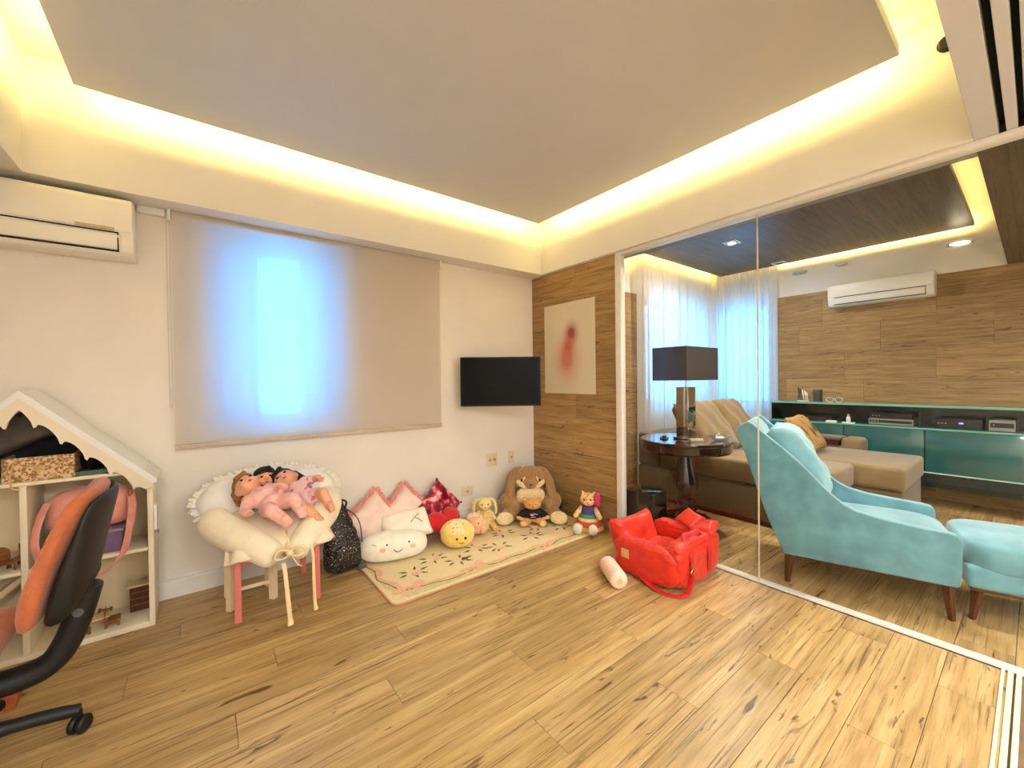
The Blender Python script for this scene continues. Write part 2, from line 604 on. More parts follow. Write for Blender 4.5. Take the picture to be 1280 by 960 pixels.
soffit(-4.3, 0.0, -6.0, -3.268, mat('ceiling_paint_shaded', (208, 208, 212), .8, .01, 3))
for a, c in ((-3.217, -3.196), (-3.268, -3.250)):
    MB().box(-4.3, 0.0, a, c, ZS + 0.05, ZS + 0.06).build('track_slot', darkslot, ce)
soffit(0.0, 3.4, -6.0, -3.122, tiledark)           # living room: dark wood near soffit
pk = MB().box(-3.313, -0.245, -2.906, -0.376, ZP, ZP + 0.05).build('floating_panel', mat('ceiling_paint_shaded', (208, 208, 212), .8, .01, 3), ce, bevel=0.002, seg=1)  # ceiling paint greyed so the panel's shade sits in its colour
pl = MB().box(0.36, 3.31, -2.915, -0.425, ZP, ZP + 0.05).build('floating_panel', tiledark, ce, bevel=0.002, seg=1, label='dark wood ceiling panel')
def cove(x0, x1, y0, y1, power, nm):
    z = ZP + 0.05 + 0.006
    i = 0.008
    for loc, d, ln in (
        (((x0 + x1) / 2, y1 - i, z), (0, 1, 0.12), x1 - x0), (((x0 + x1) / 2, y0 + 0.05, z), (0, -1, 0.12), x1 - x0),
        ((x0 + i, (y0 + y1) / 2, z), (-1, 0, 0.12), y1 - y0), ((x1 - i, (y0 + y1) / 2, z), (1, 0, 0.12), y1 - y0)):
        area('cove_led', loc, d, ln - .04, 0.007, power * ln / 3.0 * (.45 if d[1] < 0 else 1), LED_COL)
cove(-3.313, -0.245, -2.906, -0.376, LED_KID, 'kid')
cove(0.36, 3.31, -2.915, -0.425, LED_LIV, 'liv')

# downlights: square white plate, dark gimbal ring, lamp
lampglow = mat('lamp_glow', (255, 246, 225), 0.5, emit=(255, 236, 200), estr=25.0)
def downlight(loc, label, lit, power, n=(0, 0, -1), group=None, sz=0.075, ratio=1.0, spread=130, col=WARM):
    t = thing('recessed_downlight', label, 'ceiling light', M=frame(loc, (1, 0, 0) if abs(n[2]) > .5 else (0, 1, 0), n), group=group)
    b = MB()
    a = sz; c = sz * 0.74
    for (x0, x1, y0, y1) in ((-a, a, c, a), (-a, a, -a, -c), (-a, -c, -c, c), (c, a, -c, c)):
        b.box(x0, x1, y0 * ratio, y1 * ratio, 0.0, 0.008)
    b.build('plate', white, t, weld=False)
    MB().lathe([(sz * .74, 0.001), (sz * .74, 0.006), (sz * .55, 0.012), (sz * .5, 0.004)], 20, M=Matrix.Diagonal((1, ratio, 1, 1))).build('gimbal', steel, t, smooth=True, ang=.6)
    MB().ell((0, 0, 0.006), (sz * .48, sz * .48 * ratio, 0.016), nu=14, nv=8).build('bulb', lampglow if lit else mat('unlit_lamp%d' % (abs(n[2]) > .5), (120, 108, 96) if abs(n[2]) > .5 else (214, 204, 184), .3), t, smooth=True)
    if lit and power:
        p = Vector(loc) + Vector(n) * 0.035
        area('downlight_lamp', p, n, 0.08, 0.08, power, col, 'DISK', math.radians(spread))
    return t
downlight((1.843, -1.234, ZP), 'lit square recessed downlight in the dark wood ceiling above the round table', True, DOWN * 2.2, spread=180)
downlight((3.20, -1.231, ZP), 'unlit square downlight at the far edge of the dark wood ceiling panel', False, 0)
downlight((3.397, -2.81, 2.68), 'oblong glowing plate added for a reflection on the cream cove face right of the white air conditioner', True, 0, (-1, 0, 0), sz=0.135, ratio=.26)  # three added plates stand for reflections of the downlights on this face
downlight((3.397, -1.834, 2.688), 'small plate added for a reflection on the cream cove face directly above the air conditioner', False, 0, (-1, 0, 0), sz=0.09, ratio=.35)
downlight((3.397, -1.40, 2.683), 'pale blank plate added for a reflection on the cream cove face beside the corner curtain', False, 0, (-1, 0, 0), sz=0.115, ratio=.35)
GP = 'downlights over the near edge of the living room ceiling panel'
for y in (-1.75, -2.6):
    downlight((0.75, y, ZP), 'recessed downlight hidden over the glass partition', True, DOWN, group=GP)
GB = 'fill downlights added in the room behind the camera'
for x in (-3.4, -2.1, -0.8):  # unseen lamps added behind the camera to fill the play room
    for y in (-4.5, -5.5):
        downlight((x, y, ZS), 'unseen fill downlight added behind the sliding door track', True, BACK_FILL, group=GB, spread=180, col=COOL)
for x in (1.0, 2.4):  # two more unseen fill lamps added on the living room side
    downlight((x, -4.4, ZS), 'unseen fill downlight added behind the sliding door track', True, DOWN, group=GB)

# ------------------------------------------------------------------ glass partition and sliding door tracks
dr = thing('door_1', 'white framed clear glass partition between play room and living room', None, kind='structure')
MB().box(-0.03, 0.03, -1.158, -1.101, 0, ZS - 0.001).build('post', alu, dr, bevel=0.003)
MB().box(-0.035, 0.045, -3.30, -1.158, ZS - 0.028, ZS - 0.001).build('top_rail', alu, dr, bevel=0.003)
MB().box(-0.004, 0.042, -3.60, -1.158, 0.0, 0.016).build('bottom_rail', alu, dr, bevel=0.003)
MB().box(-0.004, 0.004, -2.199, -1.156, 0.016, ZS - 0.028).build('glass_pane', clearglass, dr)
MB().box(-0.004, 0.004, -3.60, -2.205, 0.016, ZS - 0.028).build('glass_pane', clearglass, dr)
MB().box(-0.005, 0.005, -2.2055, -2.1985, 0.016, ZS - 0.028).build('glass_joint', mat('seal', (205, 190, 160), .4), dr)
d2 = thing('door_2', 'pale metal sliding door floor tracks at the room entrance', None, kind='structure')
for y0, y1 in ((-3.214, -3.203), (-3.239, -3.222), (-3.262, -3.246)):
    MB().box(-4.3, -0.005, y0, y1, -0.005, 0.006).build('track_rail', mat('track_metal', (226, 226, 190), .3), d2, bevel=0.001, seg=1)
MB().box(-4.3, -0.005, -3.29, -3.19, -0.012, -0.006).build('track_bed', mat('track_bed', (120, 96, 74), .5), d2)

# ------------------------------------------------------------------ windows
def window(name, label, M, w, h, panes, fr=0.04):
    t = thing(name, label, None, M=M, kind='structure')
    m = mat('window_frame', (120, 132, 146), .4)
    b = MB(); b.box(0, fr, 0, .05, 0, h); b.box(w - fr, w, 0, .05, 0, h); b.box(fr, w - fr, 0, .05, 0, fr); b.box(fr, w - fr, 0, .05, h - fr, h)
    b.build('window_frame', m, t, weld=False)
    for x0, x1, mm in panes:
        q = MB(); s = 0.025
        q.box(x0, x0 + s, .012, .038, fr, h - fr); q.box(x1 - s, x1, .012, .038, fr, h - fr); q.box(x0 + s, x1 - s, .012, .038, fr, fr + s); q.box(x0 + s, x1 - s, .012, .038, h - fr - s, h - fr)
        sa = q.build('sash', m, t, weld=False)
        MB().box(x0 + s, x1 - s, .022, .028, fr + s, h - fr - s).build('pane', mm, sa)
    return t
ww = WX1 - WX0
window('window_1', 'sliding window glowing blue behind the roller blind', Matrix.Translation((WX0, 0.13, WZ0)), ww, WZ1 - WZ0,
       [(0.04, 0.25, frosted), (0.25, 0.58, winglass), (0.58, ww - .04, frosted)])
lw_ = LX1 - LX0
window('window_2', 'wide window behind the sheer curtain next to the glass partition', Matrix.Translation((LX0, -0.05, LZ0)), lw_, LZ1 - LZ0,
       [(0.04, lw_ / 2, winglass), (lw_ / 2, lw_ - .04, winglass)])
window('window_3', 'narrow window behind the sheer curtain near the wood tiles', frame((3.5, FY0, FZ0), (0, -1, 0), (0, 0, 1)), FY0 - FY1, LZ1 - FZ0,
       [(0.04, (FY0 - FY1) - .04, winglass)])
portal('portal', ((WX0 + WX1) / 2, 0.21, (WZ0 + WZ1) / 2), (0, -1, 0), ww, WZ1 - WZ0)
portal('portal', ((LX0 + LX1) / 2, 0.19, (LZ0 + LZ1) / 2), (0, -1, 0), lw_, LZ1 - LZ0)
portal('portal', (3.59, (FY0 + FY1) / 2, (FZ0 + LZ1) / 2), (-1, 0, 0), FY0 - FY1, LZ1 - FZ0)
# ================================================================== PLAY ROOM: wall fittings
# roller blind
blindm = cloth_thin('blind_fabric', (234, 226, 216), 0.02, 0.55, 500)
t = thing('roller_blind', 'white translucent roller blind pulled down over the window', 'blind', (-2.05, -0.06, 2.395))
b = MB(); n = 24
vs = []; fs = []
for i in range(n + 1):
    for j in range(9):
        x = -0.911 + 1.822 * i / n; z = -0.005 - 1.44 * j / 8
        vs.append((x, 0.004 * math.sin(i * .9) * (j / 8) ** 2 * .6, z))
for i in range(n):
    for j in range(8):
        a = i * 9 + j; fs.append((a, a + 9, a + 10, a + 1))
b.add(vs, fs); b.build('fabric', blindm, t, smooth=True)
MB().box(-0.914, 0.914, -0.010, 0.010, -1.472, -1.442).build('bottom_bar', mat('bar_taupe', (196, 180, 160), .45), t, bevel=.004)
MB().tube([(-0.9, 0.025, -0.03), (0.9, 0.025, -0.03)], 0.022, 14).build('roller_tube', white, t, smooth=True, ang=.6)
for sx in (-0.922, 0.922):
    MB().box(sx - .008, sx + .008, -0.01, 0.058, -0.07, -0.0).build('bracket', white, t, bevel=.003)
MB().tube(smoothpath([(-0.935, 0.0, -0.03), (-0.935, 0.0, -0.6), (-0.933, 0, -1.17), (-0.927, 0.004, -1.19), (-0.921, 0.008, -1.17), (-0.921, .008, -0.6), (-0.921, .008, -0.03)], 4), 0.0018, 6).build('pull_chain', mat('chain', (205, 205, 205), .4), t)
tag(MB().box(-3.118, -2.99, -0.035, 0.0, 2.352, ZS - .0005).build('cable_cover', white, bevel=.004), 'small white cable cover under the soffit right of the air conditioner', 'cable cover')

# split air conditioner on the white wall
def ac_unit(name, label, M, w, h, d, white_m, left_hidden=False):
    t = thing(name, label, 'air conditioner', M=M)
    # local: x along the wall, y away from the wall (towards -y is wall), z up, origin bottom centre at the wall
    prof = [(0, 0.0), (0, h), (d * .80, h), (d * .96, h - .02), (d, h - .05), (d, h * .38), (d * .97, h * .34)]
    body = prof + [(d * .90, h * .06), (d * .78, 0.0)]
    MB().prism(body, -w / 2, w / 2, axis='x').build('body', white_m, t, bevel=.008)
    MB().prism([(d - .004, h * .40), (d + .006, h * .41), (d + .007, h * .9), (d * .965, h - .012), (d * .93, h - .004), (d * .93, h * .6)], -w / 2 + .004, w / 2 - .004, axis='x').build('front_panel', white_m, t, bevel=.004)
    lv = MB().prism([(d * .985, h * .345), (d * 1.02, h * .33), (d * .955, h * .09), (d * .93, h * .09)], -w / 2 + .05, w / 2 - .075, axis='x').build('louver', white_m, t, bevel=.003)
    g = MB()
    g.box(-w / 2 + .06, w / 2 - .06, d * .96, d + .0035, h * .365, h * .385)
    g.box(-w / 2 + .06, w / 2 - .06, d * .90, d * .957, h * .055, h * .078)
    g.box(-w / 2 + .06, -w / 2 + .065, d * .93, d + .002, h * .07, h * .375)
    g.build('vent_gap', darkslot, t, weld=False)
    return t
acw = mat('ac_plastic', (244, 240, 228), .35, .01, 5)
M_ac = frame((-3.555, 0.0, 2.045), (-1, 0, 0), (0, 0, 1))
t = ac_unit('air_conditioner', 'white split air conditioner on the white wall left of the blind', M_ac @ Matrix.Scale(1, 4), .87, .315, .205, acw)
# thin display window on its front (x runs to the left in this frame)
MB().box(-0.36, -0.21, .2045, .2150, .125, .142).build('display_window', mat('display_taupe', (196, 178, 140), .3), t, bevel=.002)

# television on a swivel arm
Mt = frame((-0.685, -0.335, 1.315), (0.79, -0.61, 0), (0, 0, 1))
t = thing('television', 'black flat television on a swivel arm in the corner', 'television', M=Mt)
MB().box(-.362, .362, -.012, .03, -.222, .222).build('casing', blackp, t, bevel=.004)
MB().box(-.352, .352, -.0145, -.011, -.205, .212).build('screen', mat('tv_screen', (4, 4, 5), .3, spec=.12), t)
MB().tube([(0, .03, 0), (0.02, .11, 0), (-.14, .17, 0), (-0.06, .33, 0), (-.06, .376, 0)], .014, 8).build('wall_arm', blackp, t)
MB().box(-.10, .10, .03, .045, -.10, .10).build('mount_plate', blackp, t, bevel=.003)

# outlets
plate = mat('outlet_plate', (232, 214, 180), .4, .01)
def outlet(x, z, w, h, holes, label):
    t = thing('wall_outlet', label, 'outlet', (x, 0, z))
    MB().box(-w / 2, w / 2, -.009, 0, -h / 2, h / 2).build('cover_plate', plate, t, bevel=.003)
    for hx, hz in holes:
        s = MB().lathe([(.017, 0), (.017, .002), (.012, .002), (.011, .0005)], 14, M=Matrix.Translation((hx, -.009, hz)) @ Matrix.Rotation(PI / 2, 4, 'X')).build('socket', mat('socket', (214, 196, 160), .5), t, smooth=True, ang=.5)
        q = MB()
        for dx in (-.006, 0, .006):
            q.box(hx + dx - .002, hx + dx + .002, -.0125, -.0095, hz - .003, hz + .003)
        q.build('pin_hole', darkslot, s, weld=False).location = (0, 0, 0)
outlet(-.56, .543, .122, .122, [(-.028, 0), (.028, 0)], 'square double wall outlet above the large rabbit')
outlet(-.322, .541, .072, .12, [(0, .0)], 'tall narrow single wall outlet nearest the wood tiled wall')
outlet(-.85, .281, .122, .085, [(0, 0)], 'low horizontal wall outlet above the yellow bunny')

# blurred poster on the wood tiles
pm, N, L = nt_new('poster_print')
bs = N['Principled BSDF']; bs.inputs['Roughness'].default_value = .7
tc = N.new('ShaderNodeTexCoord')
def spot(cx, cz, sx, sz, c, prev):
    mp = N.new('ShaderNodeMapping'); mp.inputs['Location'].default_value = (-cx / sx, 0, -cz / sz); mp.inputs['Scale'].default_value = (1 / sx, 0, 1 / sz)
    L.new(tc.outputs['Object'], mp.inputs['Vector'])
    g = N.new('ShaderNodeTexGradient'); g.gradient_type = 'QUADRATIC_SPHERE'
    L.new(mp.outputs[0], g.inputs[0])
    mm = N.new('ShaderNodeMath'); mm.operation = 'MULTIPLY'; mm.inputs[1].default_value = 1.6; mm.use_clamp = True
    L.new(g.outputs['Fac'], mm.inputs[0])
    mx = N.new('ShaderNodeMix'); mx.data_type = 'RGBA'
    L.new(mm.outputs[0], mx.inputs['Factor'])
    if prev is None: mx.inputs['A'].default_value = lin((222, 208, 182))
    else: L.new(prev, mx.inputs['A'])
    mx.inputs['B'].default_value = lin(c)
    return mx.outputs['Result']
o_ = spot(0, .0, .32, .48, (232, 218, 200), None)
o_ = spot(-.02, -.10, .26, .36, (206, 128, 104), o_)
o_ = spot(.04, .14, .15, .18, (150, 70, 62), o_)
o_ = spot(.0, .02, .13, .16, (200, 100, 88), o_)
L.new(o_, bs.inputs['Base Color'])
o = MB().box(-.335, .335, -.004, 0, -.44, .44).build('poster', pm)
o.matrix_world = frame((-.0115, -.53, 1.63), (0, -1, 0), (0, 0, 1))
tag(o, 'pale poster with a soft blurred pink figure on the wood tiles', 'poster')

# small dark sensor on the cove face
o = MB().lathe([(.001, 0), (.035, 0), (.038, .012), (.026, .03), (.001, .034)], 16).build('ceiling_sensor', blackp, smooth=True, ang=.7)
o.matrix_world = frame((-.061, -3.045, 2.87), (0, 1, 0), (-1, 0, 0))
tag(o, 'small black round sensor on the glowing cove above the glass', 'sensor')

# ================================================================== DOLLHOUSE
dw = mat('dollhouse_white', (238, 226, 200), .45, .012, 6)
dwi = mat('dollhouse_board', (226, 208, 170), .55, .02, 6)
dh = thing('dollhouse', 'white wooden dollhouse shelf with a scalloped gable roof', 'dollhouse', (-3.522, -.02, 0))
DX, DY = .457, -.30        # half width, front
for s in (-1, 1):
    MB().box(s * DX - .012, s * DX + .012, DY, 0, 0, .80).build('side_panel', dw, dh, bevel=.002)
MB().box(-.012, .012, DY + .005, -.012, .03, .845).build('divider', dw, dh, bevel=.002)
MB().box(-DX + .012, DX - .012, DY, 0, .0, .03).build('bottom_board', dw, dh, bevel=.002)
for s in (-1, 1):
    a, c = (.012, DX - .012) if s > 0 else (-DX + .012, -.012)
    MB().box(a, c, DY + .004, -.012, .418, .436).build('shelf_board', dw, dh, bevel=.002)
MB().box(-DX + .012, DX - .012, DY + .004, -.012, .845, .862).build('attic_board', dw, dh, bevel=.002)
MB().prism([(-DX + .012, .03), (DX - .012, .03), (DX - .012, .83), (0, 1.25), (-DX + .012, .83)], -.012, 0).build('back_panel', dwi, dh)
for s in (-1, 1):
    # roof board
    MB().prism([(0, 1.307), (s * .487, .812), (s * .487, .79), (s * .47, .79), (0, 1.268)], DY - .02, 0).build('roof_board', white, dh)
    # scalloped fascia under the roof edge
    top = []; low = []
    slope = -(1.29 - .805) / .470
    K = 66
    for i in range(K + 1):
        u = i / K; x = .472 * u
        zt = 1.288 + slope * x
        ph = (u * 5.4 + .5) % 1.0
        drop = .085 + (.034 * (abs(math.sin(PI * ph)) ** .6)) - (.022 if .44 < ph < .56 else 0)
        drop = .110 - .034 * math.sin(PI * ph) ** .7 + (.012 if (ph < .08 or ph > .92) else 0)
        if u > .965: drop *= .55
        top.append((s * x, zt)); low.append((s * x, max(.76, zt - drop)))
    vs = []; fs = []
    for y in (DY - .018, DY - .004):
        for p, q in zip(top, low):
            vs += [(p[0], y, p[1]), (q[0], y, q[1])]
    m_ = 2 * (K + 1)
    for i in range(K):
        a = 2 * i
        fs += [(a, a + 1, a + 3, a + 2), (m_ + a, m_ + a + 2, m_ + a + 3, m_ + a + 1), (a + 1, m_ + a + 1, m_ + a + 3, a + 3), (a, a + 2, m_ + a + 2, m_ + a)]
    MB().add(vs, fs).build('scalloped_fascia', dw, dh)
MB().prism([(-.40, .03), (-.03, .35), (-.03, .38), (-.44, .05), (-.44, .03)], -.16, -.03).build('stair_ramp', dwi, dh)
MB().box(DX + .012, DX + .026, -.285, -.245, .52, .66).build('latch', white, dh, bevel=.004)
MB().tube([(DX + .022, -.265, .515), (DX + .022, -.265, .50)], .012, 10).build('latch_pin', steel, dh)

def xyz(x, y, z): return (x, y, z)
# things in the dollhouse
weave = speckle('woven_box', (150, 104, 60), (226, 196, 150), 95, .5, .7)
t = thing('storage_box', 'tan patterned storage box in the dollhouse attic', 'box', (-3.47, -.2, .8625))
b = MB(); b.box(-.12, .12, -.10, .10, 0, .008)
for q in ((-.12, .12, -.10, -.092), (-.12, .12, .092, .10), (-.12, -.112, -.092, .092), (.112, .12, -.092, .092)):
    b.box(*q, .008, .118)
b.build('box_body', weave, t, weld=False)
MB().tube(smoothpath([(-.08, -.101, .09), (-.09, -.112, .04), (-.085, -.125, -.02), (-.06, -.122, -.03)], 4), .008, 6, flat=.4).build('hanging_tag', mat('tag_cloth', (214, 184, 132), .7), t)
MB().box(-.02, .02, -.104, -.1, .05, .075).build('label_plate', mat('boxplate', (200, 160, 110), .5), t)
t = thing('attic_dark_form', 'black crumpled form added to darken the dollhouse attic', 'bag', (-3.50, -.155, .8625))  # black lumps put in to make the attic inside dark
b = MB(); b.ell((.02, .06, .16), (.17, .045, .15)); b.ell((.16, .05, .10), (.12, .05, .10)); b.ell((-.16, .05, .10), (.14, .05, .10)); b.ell((0, .06, .25), (.09, .04, .08)); b.ell((.20, .02, .07), (.06, .08, .065))
b.build('bag_body', mat('attic_black', (16, 14, 15), .8, .2, 12, .3, 60), t, remesh=.012, sm=4)
MB().tube(smoothpath([(-.05, .01, .20), (-.02, -.01, .27), (.05, -.01, .25), (.08, .01, .16)], 5), .006, 6).build('dark_loop', blackp, t)
t = thing('attic_lit_form', 'dark grey folded form added for the lit attic back under the gable', 'cloth', M=frame((-3.575, -.215, 1.10), (1, 0, .45), (-.25, -1, .2)))  # grey folds stand in for a lit patch of the attic back
b = MB(); b.pillow(.30, .16, .05, 12, corner=.04, puff=.3); b.build('fold', mat('attic_lit_grey', (84, 76, 68), .9, .06, 30), t, smooth=True)
b = MB(); b.pillow(.28, .13, .04, 12, M=Matrix.Translation((.0, -.01, -.045)), corner=.04, puff=.3); b.build('fold', mat('attic_lit_grey', (84, 76, 68)), t, smooth=True)
t = thing('tray', 'thin green tray on the attic board right of the tan box', 'tray', (-3.268, -.2, .8625))
b = MB(); b.box(-.08, .075, -.09, .10, 0, .012)
b.build('tray_base', mat('green_tray', (76, 104, 82), .4), t, bevel=.003)
b = MB(); b.box(-.084, .079, -.094, -.088, .004, .022); b.box(-.084, .079, .098, .104, .004, .022); b.box(-.084, -.078, -.088, .098, .004, .022); b.box(.073, .079, -.088, .098, .004, .022)
b.build('tray_rim', mat('green_tray', (76, 104, 82), .4), t, weld=False)
purple = mat('purple_card', (118, 92, 128), .6)
t = thing('purple_box', 'purple cardboard box under the pink bag in the dollhouse', 'box', (-3.285, -.19, .4365))
MB().box(-.11, .105, -.095, .10, 0, .105).build('carton', purple, t, bevel=.002)
MB().box(-.114, .109, -.099, .104, .106, .122).build('box_lid', mat('purple_lid', (158, 124, 150), .6), t, bevel=.003)
pinkb = mat('pink_nylon', (226, 152, 136), .5, .05, 20, .3, 25, sheen=.3)
t = thing('pink_bag', 'pink quilted shoulder bag with a long strap inside the dollhouse', 'bag', (-3.305, -.185, .56))
b = MB(); b.ell((0, 0, .115), (.165, .082, .112), e=.62); b.ell((-.09, -.01, .06), (.08, .085, .06)); b.ell((.09, 0, .075), (.075, .08, .07))
bo = b.build('bag_body', pinkb, t, remesh=.009, sm=5)
for x in (-.07, .0, .07):
    MB().tube([(x, -.078 + abs(x) * .12, .03), (x, -.092 + abs(x) * .12, .10), (x, -.07 + abs(x) * .2, .18), (x, -.02, .222)], .0035, 6).build('seam_piping', mat('pink_seam', (206, 128, 116), .6), t)
MB().tube(smoothpath([(-.155, -.05, .17), (-.175, -.09, .10), (-.185, -.125, 0), (-.165, -.13, -.10), (-.14, -.128, -.13)], 5), .018, 8, flat=.3).build('strap', pinkb, t)
MB().tube(smoothpath([(.15, -.05, .19), (.165, -.10, .12), (.155, -.135, .0), (.13, -.138, -.12), (.07, -.136, -.20), (-.02, -.134, -.235), (-.08, -.13, -.24)], 6), [.017] * 12 + [.015] * 7 + [.008] * 18, 8, flat=.35).build('strap', pinkb, t)
MB().tube(smoothpath([(.152, -.06, .20), (.165, -.09, .18), (.155, -.10, .165), (.145, -.075, .18)], 4, True), .003, 6, closed=True).build('ring', mat('brass', (196, 150, 80), .3, metal=1), t)

# doll furniture, laser-cut brown wood
mdf = wood('laser_cut_wood', [(120, 74, 36), (146, 94, 50), (168, 114, 66), (90, 52, 26)], 'X', 6, .5, .1)
pale = mat('pale_mdf', (224, 200, 150), .5)
def toy_chair(loc, rz, label, s=1.0, fret=False):
    t = thing('toy_chair', label, 'toy chair', loc, rz, 'wooden doll furniture')
    w, d = .034 * s, .032 * s
    MB().box(-w, w, -d, d, .034 * s, .040 * s).build('seat', mdf, t)
    q = MB()
    if fret:
        q.box(-w, -w + .006 * s, d - .004, d, .04 * s, .10 * s); q.box(w - .006 * s, w, d - .004, d, .04 * s, .10 * s)
        for k in range(3): q.box(-w + .006 * s, w - .006 * s, d - .004, d, (.052 + .018 * k) * s, (.060 + .018 * k) * s)
        q.tube([( -w * .5, d - .002, .045 * s), (w * .5, d - .002, .09 * s)], .003 * s, 5); q.tube([(w * .5, d - .002, .045 * s), (-w * .5, d - .002, .09 * s)], .003 * s, 5)
    else:
        pts = [(-w, .04 * s)] + [(w * math.cos(PI - PI * k / 10) , (.075 + .035 * math.sin(PI * k / 10)) * s) for k in range(11)] + [(w, .04 * s)]
        q.prism(pts, d - .004, d)
    q.build('backrest', mdf, t, weld=False)
    for sx in (-1, 1):
        MB().prism([(-d, 0), (-d + .012 * s, 0), (-d + .014 * s, .022 * s), (d - .014 * s, .022 * s), (d - .012 * s, 0), (d, 0), (d, .034 * s), (-d, .034 * s)], sx * w - .002 - (.002 if sx > 0 else -.002), sx * w + .002 - (.002 if sx > 0 else -.002), axis='x').build('leg', mdf, t)
    return t
toy_chair((-3.605, -.255, .4365), .5, 'toy brown wooden chair with round back on the middle dollhouse shelf', 1.0)
toy_chair((-3.555, -.215, .4365), -.5, 'toy brown wooden chair with fretwork back on the middle dollhouse shelf', 1.0, True)
toy_chair((-3.352, -.285, .0305), 2.6, 'toy brown wooden chair left of the toy table on the dollhouse floor', .95, True)
toy_chair((-3.232, -.235, .0305), 1.6, 'toy brown wooden chair right of the toy table on the dollhouse floor', .95, True)
t = thing('toy_table', 'little brown and cream toy table between two toy chairs', 'toy table', (-3.295, -.235, .0305), .25, 'wooden doll furniture')
MB().box(-.045, .045, -.035, .035, .055, .061).build('table_top', pale, t)
for sx in (-1, 1):
    for sy in (-1, 1):
        MB().box(sx * .036 - .004, sx * .036 + .004, sy * .028 - .004, sy * .028 + .004, 0, .055).build('leg', mdf, t)
t = thing('toy_cabinet', 'cream and brown toy cabinet with slotted top on the dollhouse floor', 'toy cabinet', (-3.39, -.13, .0305), .1, 'wooden doll furniture')
MB().box(-.05, .05, -.02, .02, 0, .085).build('carcass', pale, t, bevel=.001, seg=1)
MB().box(-.052, .052, -.022, .022, .0855, .092).build('cabinet_top', mdf, t)
MB().box(.051, .057, -.024, .022, 0, .11).build('end_board', mdf, t)
t = thing('toy_rolling_pin', 'tiny brown turned wooden toy behind the toy chairs', 'toy', M=frame((-3.275, -.12, .075), (1, -.2, .15), (0, 0, 1)))
MB().lathe([(.004, -.03), (.012, -.028), (.012, -.02), (.006, -.018), (.006, .018), (.012, .02), (.012, .028), (.004, .03)], 10, M=Matrix.Rotation(PI / 2, 4, 'Y')).build('spindle', mdf, t, smooth=True, ang=.6)
MB().box(-.008, .008, -.01, .01, -.0445, -.012).build('stand', mdf, t)
t = thing('toy_wardrobe', 'dark brown toy bookcase with cream top against the dollhouse side', 'toy wardrobe', (-3.128, -.115, .0305), 0, 'wooden doll furniture')
MB().box(-.045, .045, -.03, .03, 0, .14).build('carcass', wood('walnut_toy', [(70, 40, 26), (88, 52, 34), (104, 64, 42), (50, 28, 18)], 'Z', 6, .5, .1), t)
MB().box(-.058, .048, -.04, .034, .1405, .15).build('cornice', pale, t)
for z in (.035, .07, .105):
    MB().box(-.04, .04, -.0325, -.03, z, z + .004).build('shelf_edge', mdf, t)
o = MB().prism([(-.05, 0), (.05, 0), (.06, .05), (.0, .085), (-.055, .06)], -.035, .035).build('toy_block', mat('orange_brown_wood', (176, 88, 42), .5, .05, 30), bevel=.003)
o.location = (-3.515, -.69, .0005)
tag(o, 'orange brown wooden toy block on the floor behind the desk chair', 'toy block')
# small figure on the left shelf
# ================================================================== DESK CHAIR
orange = mat('orange_fabric', (190, 104, 62), .75, .05, 40, .25, 220, sheen=.25)
blacksh = mat('black_shell', (26, 25, 26), .5, .1, 60, .2, 300)
ch = thing('desk_chair', 'orange and black swivel desk chair seen from the side', 'chair', (-3.61, -1.09, 0), 0)
def slab_profile(prof, half, name, m, parent, bow=.02, n=8, bevel=.0, M=None):
    """closed profile in (x,z) swept along y with rounded, bowed ends"""
    vs = []; fs = []; k = len(prof)
    cx = sum(p[0] for p in prof) / k; cz = sum(p[1] for p in prof) / k
    for i in range(n + 1):
        u = -1 + 2 * i / n
        sc = (1 - abs(u) ** 5 * .42)
        for x, z in prof:
            vs.append((cx + (x - cx) * sc - bow * u * u, u * half * (1 - .0), cz + (z - cz) * (1 - abs(u) ** 5 * .10)))
    for i in range(n):
        for j in range(k):
            a = i * k + j; b_ = i * k + (j + 1) % k
            fs.append((a, b_, b_ + k, a + k))
    fs.append(tuple(range(k - 1, -1, -1))); fs.append(tuple(range(n * k, (n + 1) * k)))
    return MB().add(vs, fs, M).build(name, m, parent, smooth=True, sub=1)
SH = Matrix.Translation((.08, .04, 0))
# back cushion (front) and shell (rear): world x = -3.53 + local
slab_profile([(.185, .49), (.205, .475), (.245, .50), (.27, .62), (.325, .76), (.385, .88), (.405, .935), (.385, .955), (.355, .945), (.29, .83), (.215, .67), (.182, .56)], .205, 'back_cushion', orange, ch, bow=.028, M=SH)
slab_profile([(.245, .485), (.29, .475), (.345, .53), (.375, .66), (.40, .80), (.425, .90), (.42, .935), (.405, .93), (.375, .86), (.32, .74), (.275, .62), (.25, .52)], .20, 'back_shell', blacksh, ch, bow=.028, M=SH)
slab_profile([(.30, .505), (.355, .565), (.37, .62), (.345, .60)], .10, 'adjust_cover', blacksh, ch, bow=.0, M=SH)
MB().tube(smoothpath([(.335, 0, .56), (.31, 0, .46), (.275, 0, .36), (.23, 0, .295), (.14, 0, .27), (.0, 0, .28), (-.06, 0, .29)], 5), .05, 12, M=SH, flat=.85).build('back_bracket', blacksh, ch, smooth=True, ang=.9)
MB().tube([(.312, -.05, .475), (.312, .05, .475)], .016, 10, M=SH).build('tilt_knob', mat('grey_plastic', (90, 92, 96), .4), ch)
b = MB(); b.pillow(.48, .47, .10, 14, M=Matrix.Translation((.0, 0, .445)), corner=.05, puff=.3)
b.build('seat_cushion', orange, ch, smooth=True)
b = MB(); b.lathe([(.02, .36), (.15, .375), (.20, .40), (.02, .41)], 20, M=Matrix.Translation((.0, 0, 0)))
b.build('seat_pan', blacksh, ch, smooth=True, ang=.8)
